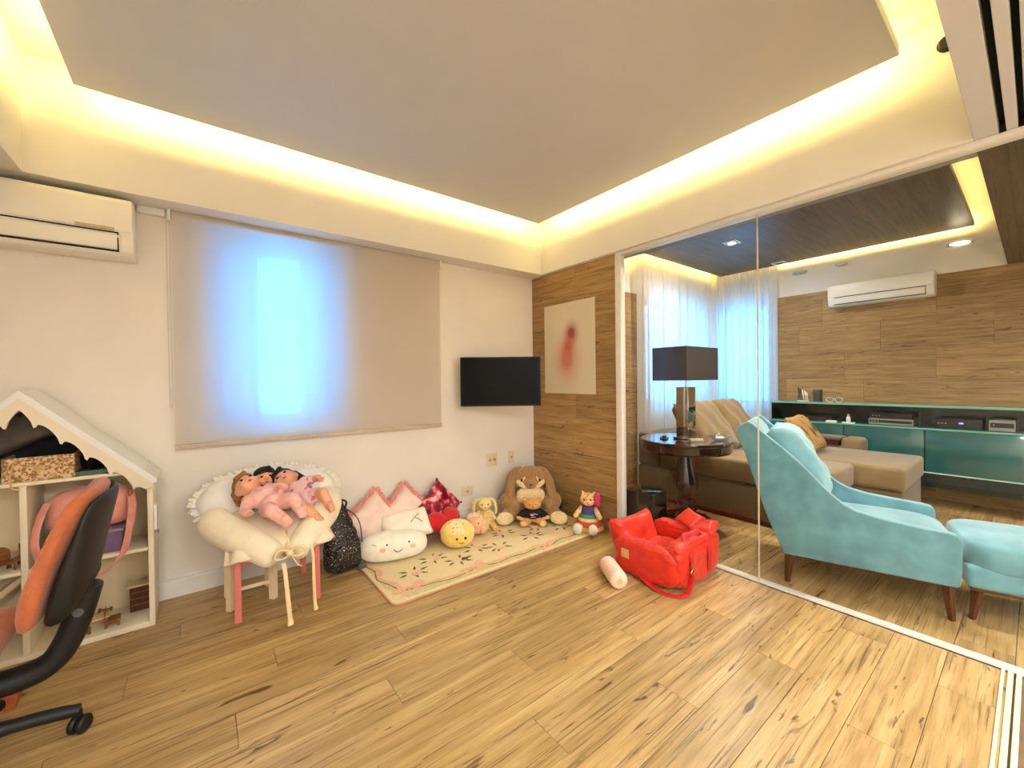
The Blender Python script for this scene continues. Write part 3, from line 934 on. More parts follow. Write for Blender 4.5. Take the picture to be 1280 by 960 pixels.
MB().lathe([(.035, .07), (.035, .13), (.027, .135), (.027, .30), (.05, .30), (.05, .33), (.03, .36)], 16).build('gas_column', blacksh, ch, smooth=True, ang=.7)
for k in range(5):
    a = math.radians(5 + 72 * k)
    dx, dy = math.cos(a), math.sin(a)
    lg = MB().tube(smoothpath([(dx * .02, dy * .02, .115), (dx * .15, dy * .15, .125), (dx * .28, dy * .28, .11), (dx * .365, dy * .365, .092), (dx * .385, dy * .385, .086)], 4), [.026] * 6 + [.023] * 6 + [.021] * 4 + [.016], 10).build('base_leg', blacksh, ch, smooth=True, ang=.9)
    q = MB()
    Mw = Matrix.Translation((dx * .385, dy * .385, .032)) @ Matrix.Rotation(a + .9, 4, 'Z') @ Matrix.Rotation(PI / 2, 4, 'X')
    for o_ in (-.014, .014):
        q.lathe([(.006, o_ - .009), (.026, o_ - .011), (.032, o_ - .005), (.032, o_ + .005), (.026, o_ + .011), (.006, o_ + .009)], 16, M=Mw)
    q.tube([(dx * .385, dy * .385, .03), (dx * .385, dy * .385, .088)], .008, 8)
    q.build('caster', blackp, lg, smooth=True, ang=.6, weld=False)

# ================================================================== CHILD TABLE WITH PILLOWS AND DOLLS
pinkw = mat('pink_paint', (222, 124, 112), .5, .03, 15)
creamw = mat('cream_paint', (236, 214, 176), .5, .02, 15)
t = thing('kids_table', 'small pink wooden kids table under the cream pillows', 'table', (-2.49, -.385, 0))
MB().box(-.235, .235, -.225, .25, .372, .395).build('table_top', mat('white_board', (240, 228, 204), .5), t, bevel=.004)
for x, y in ((-.2, -.195), (.205, -.195), (-.2, .225), (.205, .225)):
    MB().box(x - .016, x + .016, y - .016, y + .016, 0, .3715).build('leg', pinkw, t, bevel=.002)
for y in (-.195, .225):
    MB().box(-.184, .189, y - .01, y + .01, .31, .3715).build('apron', pinkw, t)
for x in (-.2, .205):
    MB().box(x - .01, x + .01, -.179, .209, .31, .3715).build('apron', pinkw, t)
t = thing('kids_stool', 'small cream wooden stool tucked under the pink kids table', 'stool', (-2.605, -.30, 0))
MB().box(-.13, .13, -.13, .105, .265, .288).build('seat', creamw, t, bevel=.004)
for x, y in ((-.108, -.108), (.105, -.11), (-.108, .085), (.105, .085)):
    MB().tube([(x, y, .265), (x * 1.02, y * 1.02, 0)], [.024, .024], 4).build('leg', creamw, t)
MB().box(-.09, .09, -.118, -.102, .10, .12).build('rung', creamw, t)

cream = mat('cream_cotton', (248, 234, 204), .8, .03, 10, .35, 30, sheen=.2)
cream2 = mat('white_cotton', (250, 244, 238), .8, .02, 10, .3, 26, sheen=.2)
t = thing('seat_pad', 'thin cream pad with a pointed corner hanging over the pink table edge', 'pad', (-2.49, -.385, .396))
MB().box(-.25, .24, -.245, .225, 0, .028).build('pad', cream, t, bevel=.012)
b = MB(); b.add([(-.255, -.25, .028), (-.252, .14, .028), (-.262, -.255, -.03), (-.258, -.02, -.02), (-.1, -.254, .028), (-.13, -.262, -.035), (-.262, -.262, -.045)], [(0, 2, 3, 1), (0, 4, 5, 2), (2, 5, 6)])
o = b.build('hanging_corner', cream, t); o.modifiers.new('s', 'SOLIDIFY').thickness = .006

# fringed oval pillow at the back
Mp = frame((-2.475, -.215, .60), (1, 0, .03), (0, -.66, .75))
t = thing('fringed_pillow', 'large white oval pillow with a fringed frill behind the dolls', 'pillow', M=Mp)
MB().pillow(.80, .44, .17, 18, shape='round').build('pillow', cream2, t, smooth=True)
b = MB()
for k in range(84):
    a = 2 * PI * k / 84
    p = Vector((.395 * math.cos(a), .215 * math.sin(a), 0)); n_ = Vector((math.cos(a), math.sin(a) * 1.0, 0)).normalized()
    q = p + n_ * (.035 + .008 * math.sin(k * 2.3)) + Vector((0, 0, .014 * math.sin(k * 1.7)))
    b.tube([p, (p + q) / 2 + Vector((0, 0, .006 * math.cos(k * 3))), q], [.010, .014, .009], 5, flat=.5)
b.build('frill', mat('frill_cotton', (250, 240, 222), .85), t, weld=False)

# V-shaped nursing pillow: two padded rolls tied at the front
t = thing('nursing_pillow', 'cream V-shaped nursing pillow tied at the front holding the dolls', 'pillow', (0, 0, 0))
L_ = smoothpath([(-2.765, -.36, .535), (-2.78, -.45, .53), (-2.735, -.545, .505), (-2.665, -.64, .47), (-2.585, -.73, .425), (-2.525, -.795, .385)], 5)
rl = [.05, .078, .09, .098, .102, .104, .105, .105, .105, .105, .104, .103, .102, .101, .10, .099, .098, .096, .094, .092, .090, .088, .085, .08, .07, .05]
rl = [r * .83 for r in rl]
MB().tube(L_, rl[:len(L_)], 16).build('padded_roll', cream, t, smooth=True)
R_ = smoothpath([(-2.20, -.36, .565), (-2.19, -.45, .555), (-2.225, -.55, .52), (-2.30, -.645, .475), (-2.385, -.73, .425), (-2.455, -.785, .385)], 5)
MB().tube(R_, rl[:len(R_)], 16).build('padded_roll', cream, t, smooth=True)
b = MB(); b.pillow(.52, .58, .11, 14, M=frame((-2.475, -.50, .475), (1, 0, 0), (0, -.25, 1)), corner=.04); b.build('middle_panel', cream, t, smooth=True)
tie = mat('tie_ribbon', (244, 222, 172), .8, .03, 20)
for pts in ([(-2.505, -.855, .37), (-2.50, -.875, .33), (-2.49, -.877, .2), (-2.478, -.86, .08), (-2.475, -.858, .035)], [(-2.36, -.80, .42), (-2.352, -.815, .36), (-2.35, -.815, .22), (-2.345, -.81, .09), (-2.34, -.81, .05)]):
    MB().tube(smoothpath(pts, 4), [.011] * 8 + [.012] * 6 + [.016] * 3, 8, flat=.75).build('tie', tie, t)
b = MB(); dz_ = Matrix.Translation((0, -.015, -.045))
for sx in (-1, 1):
    b.tube(smoothpath([(-2.475, -.845, .47), (-2.475 + sx * .05, -.87, .50), (-2.475 + sx * .075, -.865, .46), (-2.475 + sx * .03, -.86, .445)], 4, True), .009, 6, closed=True, flat=.5)
b.ell((-2.475, -.858, .468), (.018, .014, .016)); b.tube([(-2.475, -.855, .468), (-2.44, -.86, .40), (-2.42, -.855, .385)], .008, 6, flat=.4); b.tube([(-2.475, -.84, .50), (-2.475, -.80, .53), (-2.47, -.72, .55)], .006, 6, flat=.4)
b.build('bow', tie, t, smooth=True, weld=False, loc=(0, -.015, -.045))

# ---- baby dolls
skin = mat('doll_skin', (232, 168, 136), .45, .03, 14)
def doll(label, M, cloth, pants, hair_c, hair_len, pose, sleeves='long', legs='long', shirt=None):
    t = thing('baby_doll', label, 'doll', M=M, group='baby dolls')
    P = pose
    sh = {s: Vector((s * .052, 0, .285)) for s in (-1, 1)}
    hp = {s: Vector((s * .032, 0, .165)) for s in (-1, 1)}
    b = MB()
    b.ell((0, -.002, .372), (.056, .060, .062)); b.ell((0, -.022, .350), (.046, .040, .036))
    b.cap((0, .005, .30), (0, 0, .33), .026, .026)
    b.ell((0, 0, .245), (.056, .042, .062)); b.ell((0, 0, .18), (.052, .044, .045))
    for s in (-1, 1):
        el, wr_ = Vector(P['elbow'][s]), Vector(P['wrist'][s]); kn, an = Vector(P['knee'][s]), Vector(P['ankle'][s])
        b.cap(sh[s], el, .022, .019); b.cap(el, wr_, .019, .014)
        d = (wr_ - el).normalized(); side = d.cross(Vector((0, -1, 0))).normalized()
        b.ell(wr_ + d * .014, (.014, .012, .014))
        for f, ln in zip((-1.5, -.5, .5, 1.5), (.016, .019, .018, .013)):
            p0 = wr_ + d * .022 + side * f * .0065; b.cap(p0, p0 + d * ln + Vector((0, -.003, 0)), .0042, .0034, n=6)
        p0 = wr_ + d * .010 - side * .012 * s; b.cap(p0, p0 + d * .010 - side * .010 * s, .0045, .0036, n=6)
        b.cap(hp[s], kn, .034, .026); b.cap(kn, an, .026, .019)
        b.cap(an, an + Vector((s * .006, -.034, .004)), .019, .015)
        b.ell((s * .057, .004, .366), (.008, .014, .018))
    b.ell((0, -.064, .362), (.009, .010, .009)); b.ell((.030, -.046, .350), (.016, .013, .015)); b.ell((-.030, -.046, .350), (.016, .013, .015))
    body = b.build('body', skin, t, remesh=.0055, sm=3)
    for s in (-1, 1):
        MB().ell((s * .022, -.058, .374), (.0085, .004, .0055), nu=10, nv=6).build('eye', mat('doll_eye', (40, 26, 22), .2), t, smooth=True)
        MB().tube([(s * .012, -.063, .388), (s * .022, -.062, .392), (s * .032, -.056, .389)], .0018, 5).build('eyebrow', mat('doll_brow', (110, 70, 52), .7), t)
    MB().ell((0, -.063, .340), (.010, .004, .0042), nu=10, nv=6).build('mouth', mat('doll_lips', (196, 84, 84), .4), t, smooth=True)
    b = MB(); hm = mat('hair_%d_%d' % hair_c[:2], hair_c, .6, .15, 60, .5, 160)
    b.ell((0, .014, .388), (.060, .058, .056)); b.ell((0, .02, .366), (.059, .052, .05))
    for k in range(hair_len):
        a = PI * (k / max(1, hair_len - 1)) ; x = .058 * math.cos(a)
        b.cap((x, .02 + .03 * math.sin(a), .39), (x * 1.35, .045 + .03 * math.sin(a), .335 - .012 * (k % 2)), .016, .008)
    b.ell((0, .002, .400), (.0585, .0605, .043)); b.cap((-.03, -.045, .418), (.02, -.052, .424), .010, .012)
    b.build('hair', hm, t, remesh=.006, sm=2)
    # clothing
    b = MB(); b.ell((0, 0, .245), (.062, .048, .066)); b.ell((0, .0, .185), (.058, .050, .042))
    if legs == 'long':
        for s in (-1, 1):
            b.cap(hp[s], P['knee'][s], .041, .033); b.cap(P['knee'][s], P['ankle'][s], .033, .026)
            an = Vector(P['ankle'][s]); b.cap(an, an + Vector((s * .006, -.030, .004)), .022, .018)
    else:
        for s in (-1, 1):
            kn = Vector(P['knee'][s]); b.cap(hp[s], hp[s].lerp(kn, .35), .042, .040)
    for s in (-1, 1):
        e = Vector(P['elbow'][s]); wv = Vector(P['wrist'][s])
        b.cap(sh[s], e if sleeves == 'long' else sh[s].lerp(e, .55), .029, .025)
        if sleeves == 'long': b.cap(e, e.lerp(wv, .85), .025, .020)
    b.lathe([(.030, .298), (.040, .302), (.040, .290), (.03, .288)], 14)
    b.build('romper', cloth, t, remesh=.0065, sm=3)
    if shirt:
        MB().lathe([(.040, .302), (.060, .29), (.067, .25), (.066, .205), (.062, .205), (.055, .25), (.035, .297)], 18, M=Matrix.Diagonal((1, .82, 1, 1))).build('vest', shirt, t, smooth=True, ang=.9)
    return t
pose1 = dict(elbow={-1: (-.105, -.005, .225), 1: (.085, -.03, .21)}, wrist={-1: (-.115, -.04, .165), 1: (.055, -.065, .19)},
             knee={-1: (-.055, -.055, .095), 1: (.055, -.05, .09)}, ankle={-1: (-.035, -.015, .02), 1: (.045, -.01, .015)})
pose2 = dict(elbow={-1: (-.085, -.03, .21), 1: (.105, -.02, .225)}, wrist={-1: (-.06, -.07, .17), 1: (.10, -.07, .165)},
             knee={-1: (-.045, -.06, .09), 1: (.060, -.065, .095)}, ankle={-1: (-.035, -.01, .015), 1: (.035, -.015, .02)})
pinkk = speckle('pink_velour', (240, 176, 164), (250, 202, 190), 40, .5, .85, .2)
def lay(head, feet, roll=(0, -.5, .86), sc=1.2):
    """doll matrix: local z runs from feet to head, local -y (the face) looks along roll"""
    h = Vector(head); f = Vector(feet); z = (h - f).normalized()
    y = -Vector(roll); y = (y - z * y.dot(z)).normalized(); x = y.cross(z)
    m = Matrix((x, y, z)).transposed().to_4x4() @ Matrix.Scale(sc, 4); m.translation = h - z * .37 * sc - Vector((0, 0, .022))
    return m
doll('blonde baby doll in a pink velour suit lying on the nursing pillow', lay((-2.615, -.345, .715), (-2.44, -.66, .575), (-.1, -.55, .86)), pinkk, None, (150, 98, 52), 7, pose1)
doll('dark haired baby doll in mint green squeezed between the other two dolls', lay((-2.515, -.255, .735), (-2.50, -.36, .45), (.0, -.86, .45), 1.08), mat('mint_cloth', (170, 214, 180), .8, .05, 30), None, (26, 18, 18), 0, pose2)
doll('black haired baby doll in a striped pink top with bare legs and white booties', lay((-2.405, -.33, .715), (-2.27, -.62, .575), (-.5, -.55, .75)), speckle('pink_stripe', (240, 196, 190), (196, 110, 140), 26, .6, .8, .03), None, (20, 14, 16), 11, pose2, 'short', 'short')

# ================================================================== BACKPACK
t = thing('backpack', 'small black glitter backpack on the floor behind the pink table', 'backpack', (-2.06, -.315, 0), .1)
spark = speckle('black_glitter', (14, 11, 12), (190, 168, 150), 120, .635, .5, .02)
b = MB()
for z, r, y, x in ((.09, .135, .0, .0), (.16, .128, .01, .0), (.23, .115, .02, -.005), (.30, .098, .03, -.012), (.37, .078, .04, -.02), (.43, .055, .048, -.025)):
    b.ell((x, y, z), (r, r * .62, .09), e=.8)
b.build('pack_body', spark, t, remesh=.010, sm=6)
b = MB(); b.ell((.01, -.062, .12), (.095, .03, .085), e=.7); b.build('front_pocket', spark, t, smooth=True)
MB().tube(smoothpath([(-.02, .03, .47), (.0, -.0, .50), (.03, -.0, .48), (.03, .02, .44)], 4), .007, 6).build('top_handle', blackp, t)
MB().tube(smoothpath([(.02, -.02, .44), (.09, -.05, .36), (.125, -.03, .22), (.135, .0, .06)], 5), .013, 6, flat=.3).build('shoulder_strap', mat('grey_webbing', (96, 88, 84), .7), t)
MB().ell((.11, -.06, .022), (.032, .028, .022), nu=12, nv=8).build('foot_tassel', mat('tassel_grey', (90, 82, 78), .8), t, smooth=True)

# ================================================================== RUG
ruglo = speckle('rug_pile', (226, 206, 158), (242, 224, 180), 120, .5, .95, .2)
rugg = mat('rug_green', (210, 204, 144), .95, .06, 60)
rugp = mat('rug_pink', (238, 186, 156), .95, .06, 60)
rugd = mat('rug_leaf', (112, 112, 74), .95, .08, 60)
RX0, RX1, RY0, RY1 = -1.955, -.03, -.985, -.13
rg = thing('rug', 'beige tufted rug with pink ribbon border and rose sprays', 'rug', (0, 0, 0))
def rrect(x0, x1, y0, y1, r, n=6):
    out = []
    for cx, cy, a0 in ((x1 - r, y1 - r, 0), (x0 + r, y1 - r, 90), (x0 + r, y0 + r, 180), (x1 - r, y0 + r, 270)):
        for k in range(n + 1):
            a = math.radians(a0 + 90 * k / n); out.append((cx + r * math.cos(a), cy + r * math.sin(a)))
    return out
MB().prism(rrect(RX0, RX1, RY0, RY1, .05), .0005, .010, axis='z').build('pile', ruglo, rg, bevel=.003)
MB().tube([(x, y, .006) for x, y in rrect(RX0, RX1, RY0, RY1, .05)], .006, 6, closed=True).build('bound_edge', mat('rug_edge', (214, 156, 128), .9), rg)
# greenish border band outside the ribbon
rib = smoothpath([(-1.86, -.25), (-1.90, -.36), (-1.875, -.50), (-1.905, -.62), (-1.86, -.74), (-1.835, -.83), (-1.76, -.855), (-1.64, -.87), (-1.52, -.895), (-1.40, -.88), (-1.30, -.86), (-1.16, -.895), (-1.02, -.88), (-.90, -.895), (-.78, -.88), (-.64, -.905), (-.50, -.87), (-.36, -.88), (-.24, -.84), (-.14, -.85)] and
                 [(-1.86, -.25, 0), (-1.90, -.36, 0), (-1.875, -.50, 0), (-1.905, -.62, 0), (-1.86, -.74, 0), (-1.835, -.83, 0), (-1.76, -.855, 0), (-1.64, -.87, 0), (-1.52, -.895, 0), (-1.40, -.88, 0), (-1.30, -.86, 0), (-1.16, -.895, 0), (-1.02, -.88, 0), (-.90, -.895, 0), (-.78, -.88, 0), (-.64, -.905, 0), (-.50, -.87, 0), (-.36, -.88, 0), (-.24, -.84, 0), (-.12, -.85, 0)], 5)
def strip(path, wdt, z, name, m, off=0.0):
    vs = []; fs = []; k = len(path)
    for i, p in enumerate(path):
        a = path[max(0, i - 1)]; c = path[min(k - 1, i + 1)]
        d = (c - a).normalized(); n_ = Vector((-d.y, d.x, 0))
        ww_ = wdt * (1 + .35 * math.sin(i * .7))
        q = p + n_ * off
        vs += [(q.x + n_.x * ww_, q.y + n_.y * ww_, z), (q.x - n_.x * ww_, q.y - n_.y * ww_, z), (q.x + n_.x * ww_, q.y + n_.y * ww_, .0095), (q.x - n_.x * ww_, q.y - n_.y * ww_, .0095)]
    for i in range(k - 1):
        a = 4 * i
        fs += [(a, a + 1, a + 5, a + 4), (a + 2, a, a + 4, a + 6), (a + 1, a + 3, a + 7, a + 5)]
    return MB().add(vs, fs).build(name, m, rg)
bd = [p for p in rib]
g_in = [Vector((p.x, p.y, 0)) for p in rib]
vs = []; fs = []
for p in g_in:
    qx = RX0 + .03 if p.y > -.80 else max(RX0 + .05, p.x - .0)
    q = Vector((RX0 + .03, p.y, 0)) if p.y > -.78 and p.x < -1.8 else Vector((max(RX0 + .06, p.x), RY0 + .03, 0))
    vs += [(p.x, p.y, .0112), (q.x, q.y, .0112)]
for i in range(len(g_in) - 1):
    fs.append((2 * i, 2 * i + 1, 2 * i + 3, 2 * i + 2))
MB().add(vs, fs).build('border_band', rugg, rg)
strip(rib, .016, .013, 'ribbon', rugp)
strip(rib, .004, .0125, 'ribbon_outline', rugd, off=-.022)  # dark line along one side of the ribbon, part of the pattern
def bow_(x, y, a):
    M = Matrix.Translation((x, y, 0)) @ Matrix.Rotation(a, 4, 'Z')
    b = MB()
    for s in (-1, 1):
        b.prism([(0, 0), (s * .05, .035), (s * .10, .045), (s * .115, .01), (s * .09, -.02), (s * .045, -.012)], .0095, .0145, M=M, axis='z')
        b.prism([(0, -.005), (s * .02, -.02), (s * .085, -.06), (s * .06, -.075), (s * .02, -.045)], .0095, .0138, M=M, axis='z')
    b.prism([(.018 * math.cos(k * PI / 4), .018 * math.sin(k * PI / 4)) for k in range(8)], .0095, .016, M=M, axis='z')
    b.build('bow', rugp, rg, weld=False)
for q in ((-1.80, -.85, .1), (-1.33, -.865, .3), (-.68, -.895, .0), (-.16, -.86, .2)):
    bow_(*q)
for i, (x, y) in enumerate(((-1.69, -.67), (-1.49, -.56), (-1.35, -.70), (-.79, -.49), (-.64, -.69), (-.98, -.69), (-.29, -.69), (-.46, -.56), (-1.14, -.60))):
    rd = random.Random(i)
    for k in range(2):
        a = rd.random() * 6.28
        px, py = x + .045 * math.cos(a), y + .03 * math.sin(a)
        b = MB()
        for r_, zz in ((.026, .0130), (.017, .0145), (.008, .0158)):
            b.prism([(px + r_ * (1 + .16 * math.sin(5 * th + i)) * math.cos(th), py + r_ * (1 + .16 * math.sin(5 * th + i)) * math.sin(th)) for th in [2 * PI * j / 14 for j in range(14)]], .0095, zz, axis='z')
        b.build('rose', mat('rug_rose', (240, 192, 166), .95, .1, 90), rg, weld=False)
    for k in range(6):
        a = k * 1.05 + rd.random() * .6
        cx, cy = x + .085 * math.cos(a), y + .06 * math.sin(a)
        d = Vector((math.cos(a), math.sin(a) * .8, 0)).normalized(); n_ = Vector((-d.y, d.x, 0))
        MB().prism([(cx + d.x * u + n_.x * v, cy + d.y * u + n_.y * v) for u, v in ((-.03, 0), (-.008, .010), (.03, 0), (-.008, -.010))], .0095, .0128, axis='z').build('leaf', rugd, rg)
RUGZ = .0105
# ================================================================== PILLOWS ALONG THE WALL
def fringe(w, h, m, t, step=.011, ln=.030, corner=.10, seed=0):
    b = MB(); rd = random.Random(seed)
    n = int(w / step)
    for side in range(4):
        for i in range(n + 1):
            u = -1 + 2 * i / n
            cx = 1 - corner * (1 - u * u) * .9
            if side == 0: p = Vector((w / 2 * cx, u * h / 2, 0)); d = Vector((1, 0, 0))
            elif side == 1: p = Vector((-w / 2 * cx, u * h / 2, 0)); d = Vector((-1, 0, 0))
            elif side == 2: p = Vector((u * w / 2, h / 2 * cx, 0)); d = Vector((0, 1, 0))
            else: p = Vector((u * w / 2, -h / 2 * cx, 0)); d = Vector((0, -1, 0))
            q = p + d * ln * (.8 + .4 * rd.random()) + Vector((0, 0, (rd.random() - .5) * .018))
            b.tube([p - d * .004, q], [.007, .006], 4)
    return b.build('fringe', m, t, weld=False)
def lean(c, ang, tilt=.30, yawd=0.0):
    """standing cushion leaning back on the wall; ang turns it in its own plane"""
    z = Vector((math.sin(yawd), -math.cos(yawd) * math.cos(tilt), math.sin(tilt)))
    u = Vector((math.cos(yawd), math.sin(yawd), 0)); v = z.cross(u)
    return frame(c, u * math.cos(ang) + v * math.sin(ang), z)
blush = mat('blush_velvet', (246, 216, 202), .75, .04, 14, .2, 40, sheen=.3)
pinkf = mat('pink_fringe', (230, 156, 146), .8, .08, 60)
t = thing('throw_pillow', 'blush pink fringed pillow leaning on the wall beside the backpack', 'pillow', M=lean((-1.775, -.13, .225), .62, .32), group='blush pillows')
MB().pillow(.36, .36, .12, 16).build('cushion', blush, t, smooth=True); fringe(.36, .36, pinkf, t)
t = thing('throw_pillow', 'blush pink fringed pillow leaning on the wall between the white cloud and the sequin pillow', 'pillow', M=lean((-1.50, -.125, .235), .78, .30), group='blush pillows')
MB().pillow(.35, .35, .12, 16).build('cushion', blush, t, smooth=True); fringe(.35, .35, pinkf, t, seed=2)
seq = speckle('red_sequins', (120, 8, 34), (214, 66, 96), 16, .5, .3, .05, metal=.15, c3=(240, 190, 186))
t = thing('sequin_pillow', 'red and pink sequin pillow standing on its corner', 'pillow', M=lean((-1.215, -.15, .255), .70, .30, .12))
MB().pillow(.33, .33, .12, 18).build('cushion', seq, t, smooth=True)
b = MB()
for k in range(4):
    a = k * PI / 2 + PI / 4; b.ell((.225 * math.cos(a), .225 * math.sin(a), 0), .010, nu=8, nv=6)
b.build('corner_tip', mat('dark_red', (130, 14, 34), .6), t, smooth=True, weld=False)

# red heart pillow
hp_ = []
for k in range(40):
    a = 2 * PI * k / 40
    hp_.append((.0098 * 16 * math.sin(a) ** 3, .0098 * (13 * math.cos(a) - 5 * math.cos(2 * a) - 2 * math.cos(3 * a) - math.cos(4 * a))))
def puffy(poly, th, name, m, parent, rings=7):
    vs = []; fs = []; n = len(poly)
    cx = sum(p[0] for p in poly) / n; cy = sum(p[1] for p in poly) / n
    for sd in (1, -1):
        o = len(vs)
        for r in range(rings + 1):
            s = r / rings
            for x, y in poly:
                vs.append((cx + (x - cx) * s, cy + (y - cy) * s, sd * th / 2 * math.sqrt(max(0, 1 - s ** 2.4))))
        for r in range(rings):
            for j in range(n):
                a = o + r * n + j; b_ = o + r * n + (j + 1) % n
                fs.append((a, b_, b_ + n, a + n) if sd > 0 else (a, a + n, b_ + n, b_))
    return MB().add(vs, fs).build(name, m, parent, smooth=True)
t = thing('heart_pillow', 'plush red heart pillow in front of the sequin pillow', 'pillow', M=lean((-1.235, -.275, .145), .12, .55))
puffy(hp_, .13, 'cushion', mat('red_plush', (206, 22, 30), .85, .06, 30, .3, 120, sheen=.4), t)
MB().tube([(x, y, 0) for x, y in hp_], .004, 5, closed=True).build('piping', mat('dark_red', (130, 14, 34), .6), t)

# cream pillow with embroidered branch
t = thing('embroidered_pillow', 'cream pillow with stitched twigs lying behind the smiling cloud', 'pillow', M=frame((-1.555, -.235, .185), (1, -.1, .08), (-.1, -.75, .65)))
crm = mat('cream_plush', (250, 242, 224), .85, .03, 14, .25, 60, sheen=.3)
MB().pillow(.40, .24, .13, 14, corner=.06).build('cushion', crm, t, smooth=True)
b = MB()
for p in ([(.02, -.01, .068), (.07, .03, .066), (.12, .05, .058)], [(.06, .02, .067), (.09, .0, .064), (.11, -.03, .06)], [(.09, .04, .063), (.08, .07, .055)], [(.12, -.02, .058), (.15, -.06, .046)]):
    b.tube(smoothpath(p, 3), .0028, 5)
b.build('stitching', mat('stitch_brown', (150, 104, 76), .8), t)

# smiling cloud / whale pillow
t = thing('cloud_pillow', 'long white plush cloud pillow with a stitched smile', 'plush pillow', M=frame((-1.715, -.375, .112), (.96, -.27, 0), (0, 0, 1)))
b = MB(); b.ell((0, 0, 0), (.25, .10, .10), e=.75); b.ell((-.12, .0, .01), (.13, .10, .095)); b.ell((.10, 0, .0), (.15, .10, .10)); b.ell((-.04, .01, .035), (.10, .085, .08))
b.build('body', crm, t, remesh=.010, sm=8)
for x in (-.055, .10):
    MB().ell((x, -.094, .045), (.007, .004, .007), nu=8, nv=6).build('eye', blackp, t, smooth=True)
for x in (-.085, .125):
    MB().ell((x, -.096, .012), (.02, .004, .016), nu=10, nv=6).build('cheek', mat('cheek_pink', (244, 200, 178), .85), t, smooth=True)
MB().tube(smoothpath([(-.01, -.1025, .008), (.008, -.1035, -.010), (.03, -.1035, -.012), (.05, -.1025, .002)], 4), .003, 6).build('smile', mat('stitch_brown', (150, 104, 76), .8), t)
b = MB()
for k in range(3): b.tube([(-.16 + .02 * k, -.085, .06 - .01 * k), (-.13 + .02 * k, -.090, .05 - .01 * k)], .002, 5)
b.build('stitching', mat('stitch_brown', (150, 104, 76), .8), t)

# yellow round chick plush with patterned hood
t = thing('chick_plush', 'round yellow plush with a flowered hood and two dot eyes', 'plush toy', M=frame((-1.235, -.485, .118), (.84, -.54, .0), (0, 0, 1)))
MB().ell((0, 0, 0), (.135, .11, .107), nu=24, nv=16, e=.92).build('body', mat('yellow_plush', (250, 212, 108), .85, .04, 20, .2, 90, sheen=.4), t, smooth=True)
vs = []; fs = []
nu, nv = 28, 12
for i in range(nv + 1):
    for j in range(nu):
        ph = 2 * PI * j / nu; th = PI / 2 - (PI * .60 + .25 * math.sin(ph)) * .80 * i / nv
        vs.append((.1385 * math.cos(th) * math.cos(ph), .1135 * math.cos(th) * math.sin(ph), .111 * math.sin(th)))
for i in range(nv):
    for j in range(nu):
        a = i * nu + j; c = i * nu + (j + 1) % nu; fs.append((a, a + nu, c + nu, c))
o = MB().add(vs, fs).build('hood', speckle('flower_hood', (250, 226, 170), (196, 140, 70), 46, .62, .85, .03), t, smooth=True)
o.modifiers.new('s', 'SOLIDIFY').thickness = .006
for x in (.0, .065):
    MB().ell((x, -.106 if x == 0 else -.098, -.005), (.011, .006, .011), nu=10, nv=6).build('eye', blackp, t, smooth=True)
MB().tube(smoothpath([(.018, -.110, -.035), (.035, -.1075, -.042), (.052, -.104, -.034)], 3), .003, 5).build('smile', mat('stitch_brown', (150, 104, 76), .8), t)

# pink round piggy/hen plush
t = thing('hen_plush', 'small round peach plush with a frilled cream head beside the yellow plush', 'plush toy', M=frame((-.975, -.36, .098), (.84, -.54, .0), (0, 0, 1)))
MB().ell((0, 0, 0), (.085, .075, .086), nu=20, nv=14).build('body', mat('peach_plush', (244, 190, 150), .85, .04, 20, .2, 90, sheen=.4), t, smooth=True)
b = MB()
for k in range(7):
    a = -.9 + .3 * k; b.ell((.062 * math.sin(a) - .02, -.02, .075 * math.cos(a) + .012), (.02, .022, .022), nu=10, nv=8)
b.build('frill', mat('cream_frill', (246, 220, 176), .85), t, smooth=True, weld=False)
MB().ell((.015, -.073, .03), (.006, .004, .006), nu=8, nv=6).build('eye', blackp, t, smooth=True)
MB().ell((.055, -.06, -.03), (.028, .02, .03), nu=10, nv=8).build('wing', mat('peach_wing', (236, 188, 140), .85), t, smooth=True)

# ================================================================== PLUSH ANIMALS
def seated(name, label, M, body, headm, ear_m, sole_m, s=1.0, ears='long', group=None):
    return thing(name, label, 'plush toy', M=M, group=group)
face_cam = (-.60, -.80, 0)
def facing(loc, f):
    """local -y looks along f"""
    f = Vector(f).normalized(); y = -f; z = Vector((0, 0, 1)); x = y.cross(z)
    m = Matrix((x, y, z)).transposed().to_4x4(); m.translation = loc
    return m
fur = mat('tan_fur', (166, 126, 78), .95, .12, 50, .6, 170, sheen=.4)
fur2 = mat('cream_fur', (240, 214, 160), .95, .06, 50, .5, 170, sheen=.4)
t = thing('rabbit_plush', 'large tan plush rabbit with lop ears sitting in the corner', 'plush toy', M=facing((-.325, -.30, RUGZ), (-.60, -.80, 0)) @ Matrix.Diagonal((1.22, 1.05, 1.0, 1)))
b = MB()
b.ell((0, 0, .155), (.15, .125, .155)); b.ell((0, -.02, .24), (.12, .10, .09))
b.ell((.17, -.07, .17), (.075, .07, .09)); b.ell((-.17, -.07, .17), (.075, .07, .09))
for s in (-1, 1):
    b.cap((s * .11, -.05, .075), (s * .19, -.19, .062), .078, .060)
    b.cap((s * .12, -.02, .22), (s * .135, -.13, .16), .055, .050)
b.build('body', fur, t, remesh=.013, sm=5)
b = MB(); b.ell((0, -.045, .395), (.118, .108, .105)); b.ell((0, -.125, .355), (.062, .060, .055)); b.ell((.06, -.10, .36), (.055, .05, .05)); b.ell((-.06, -.10, .36), (.055, .05, .05))
b.build('head', fur, t, remesh=.010, sm=5)
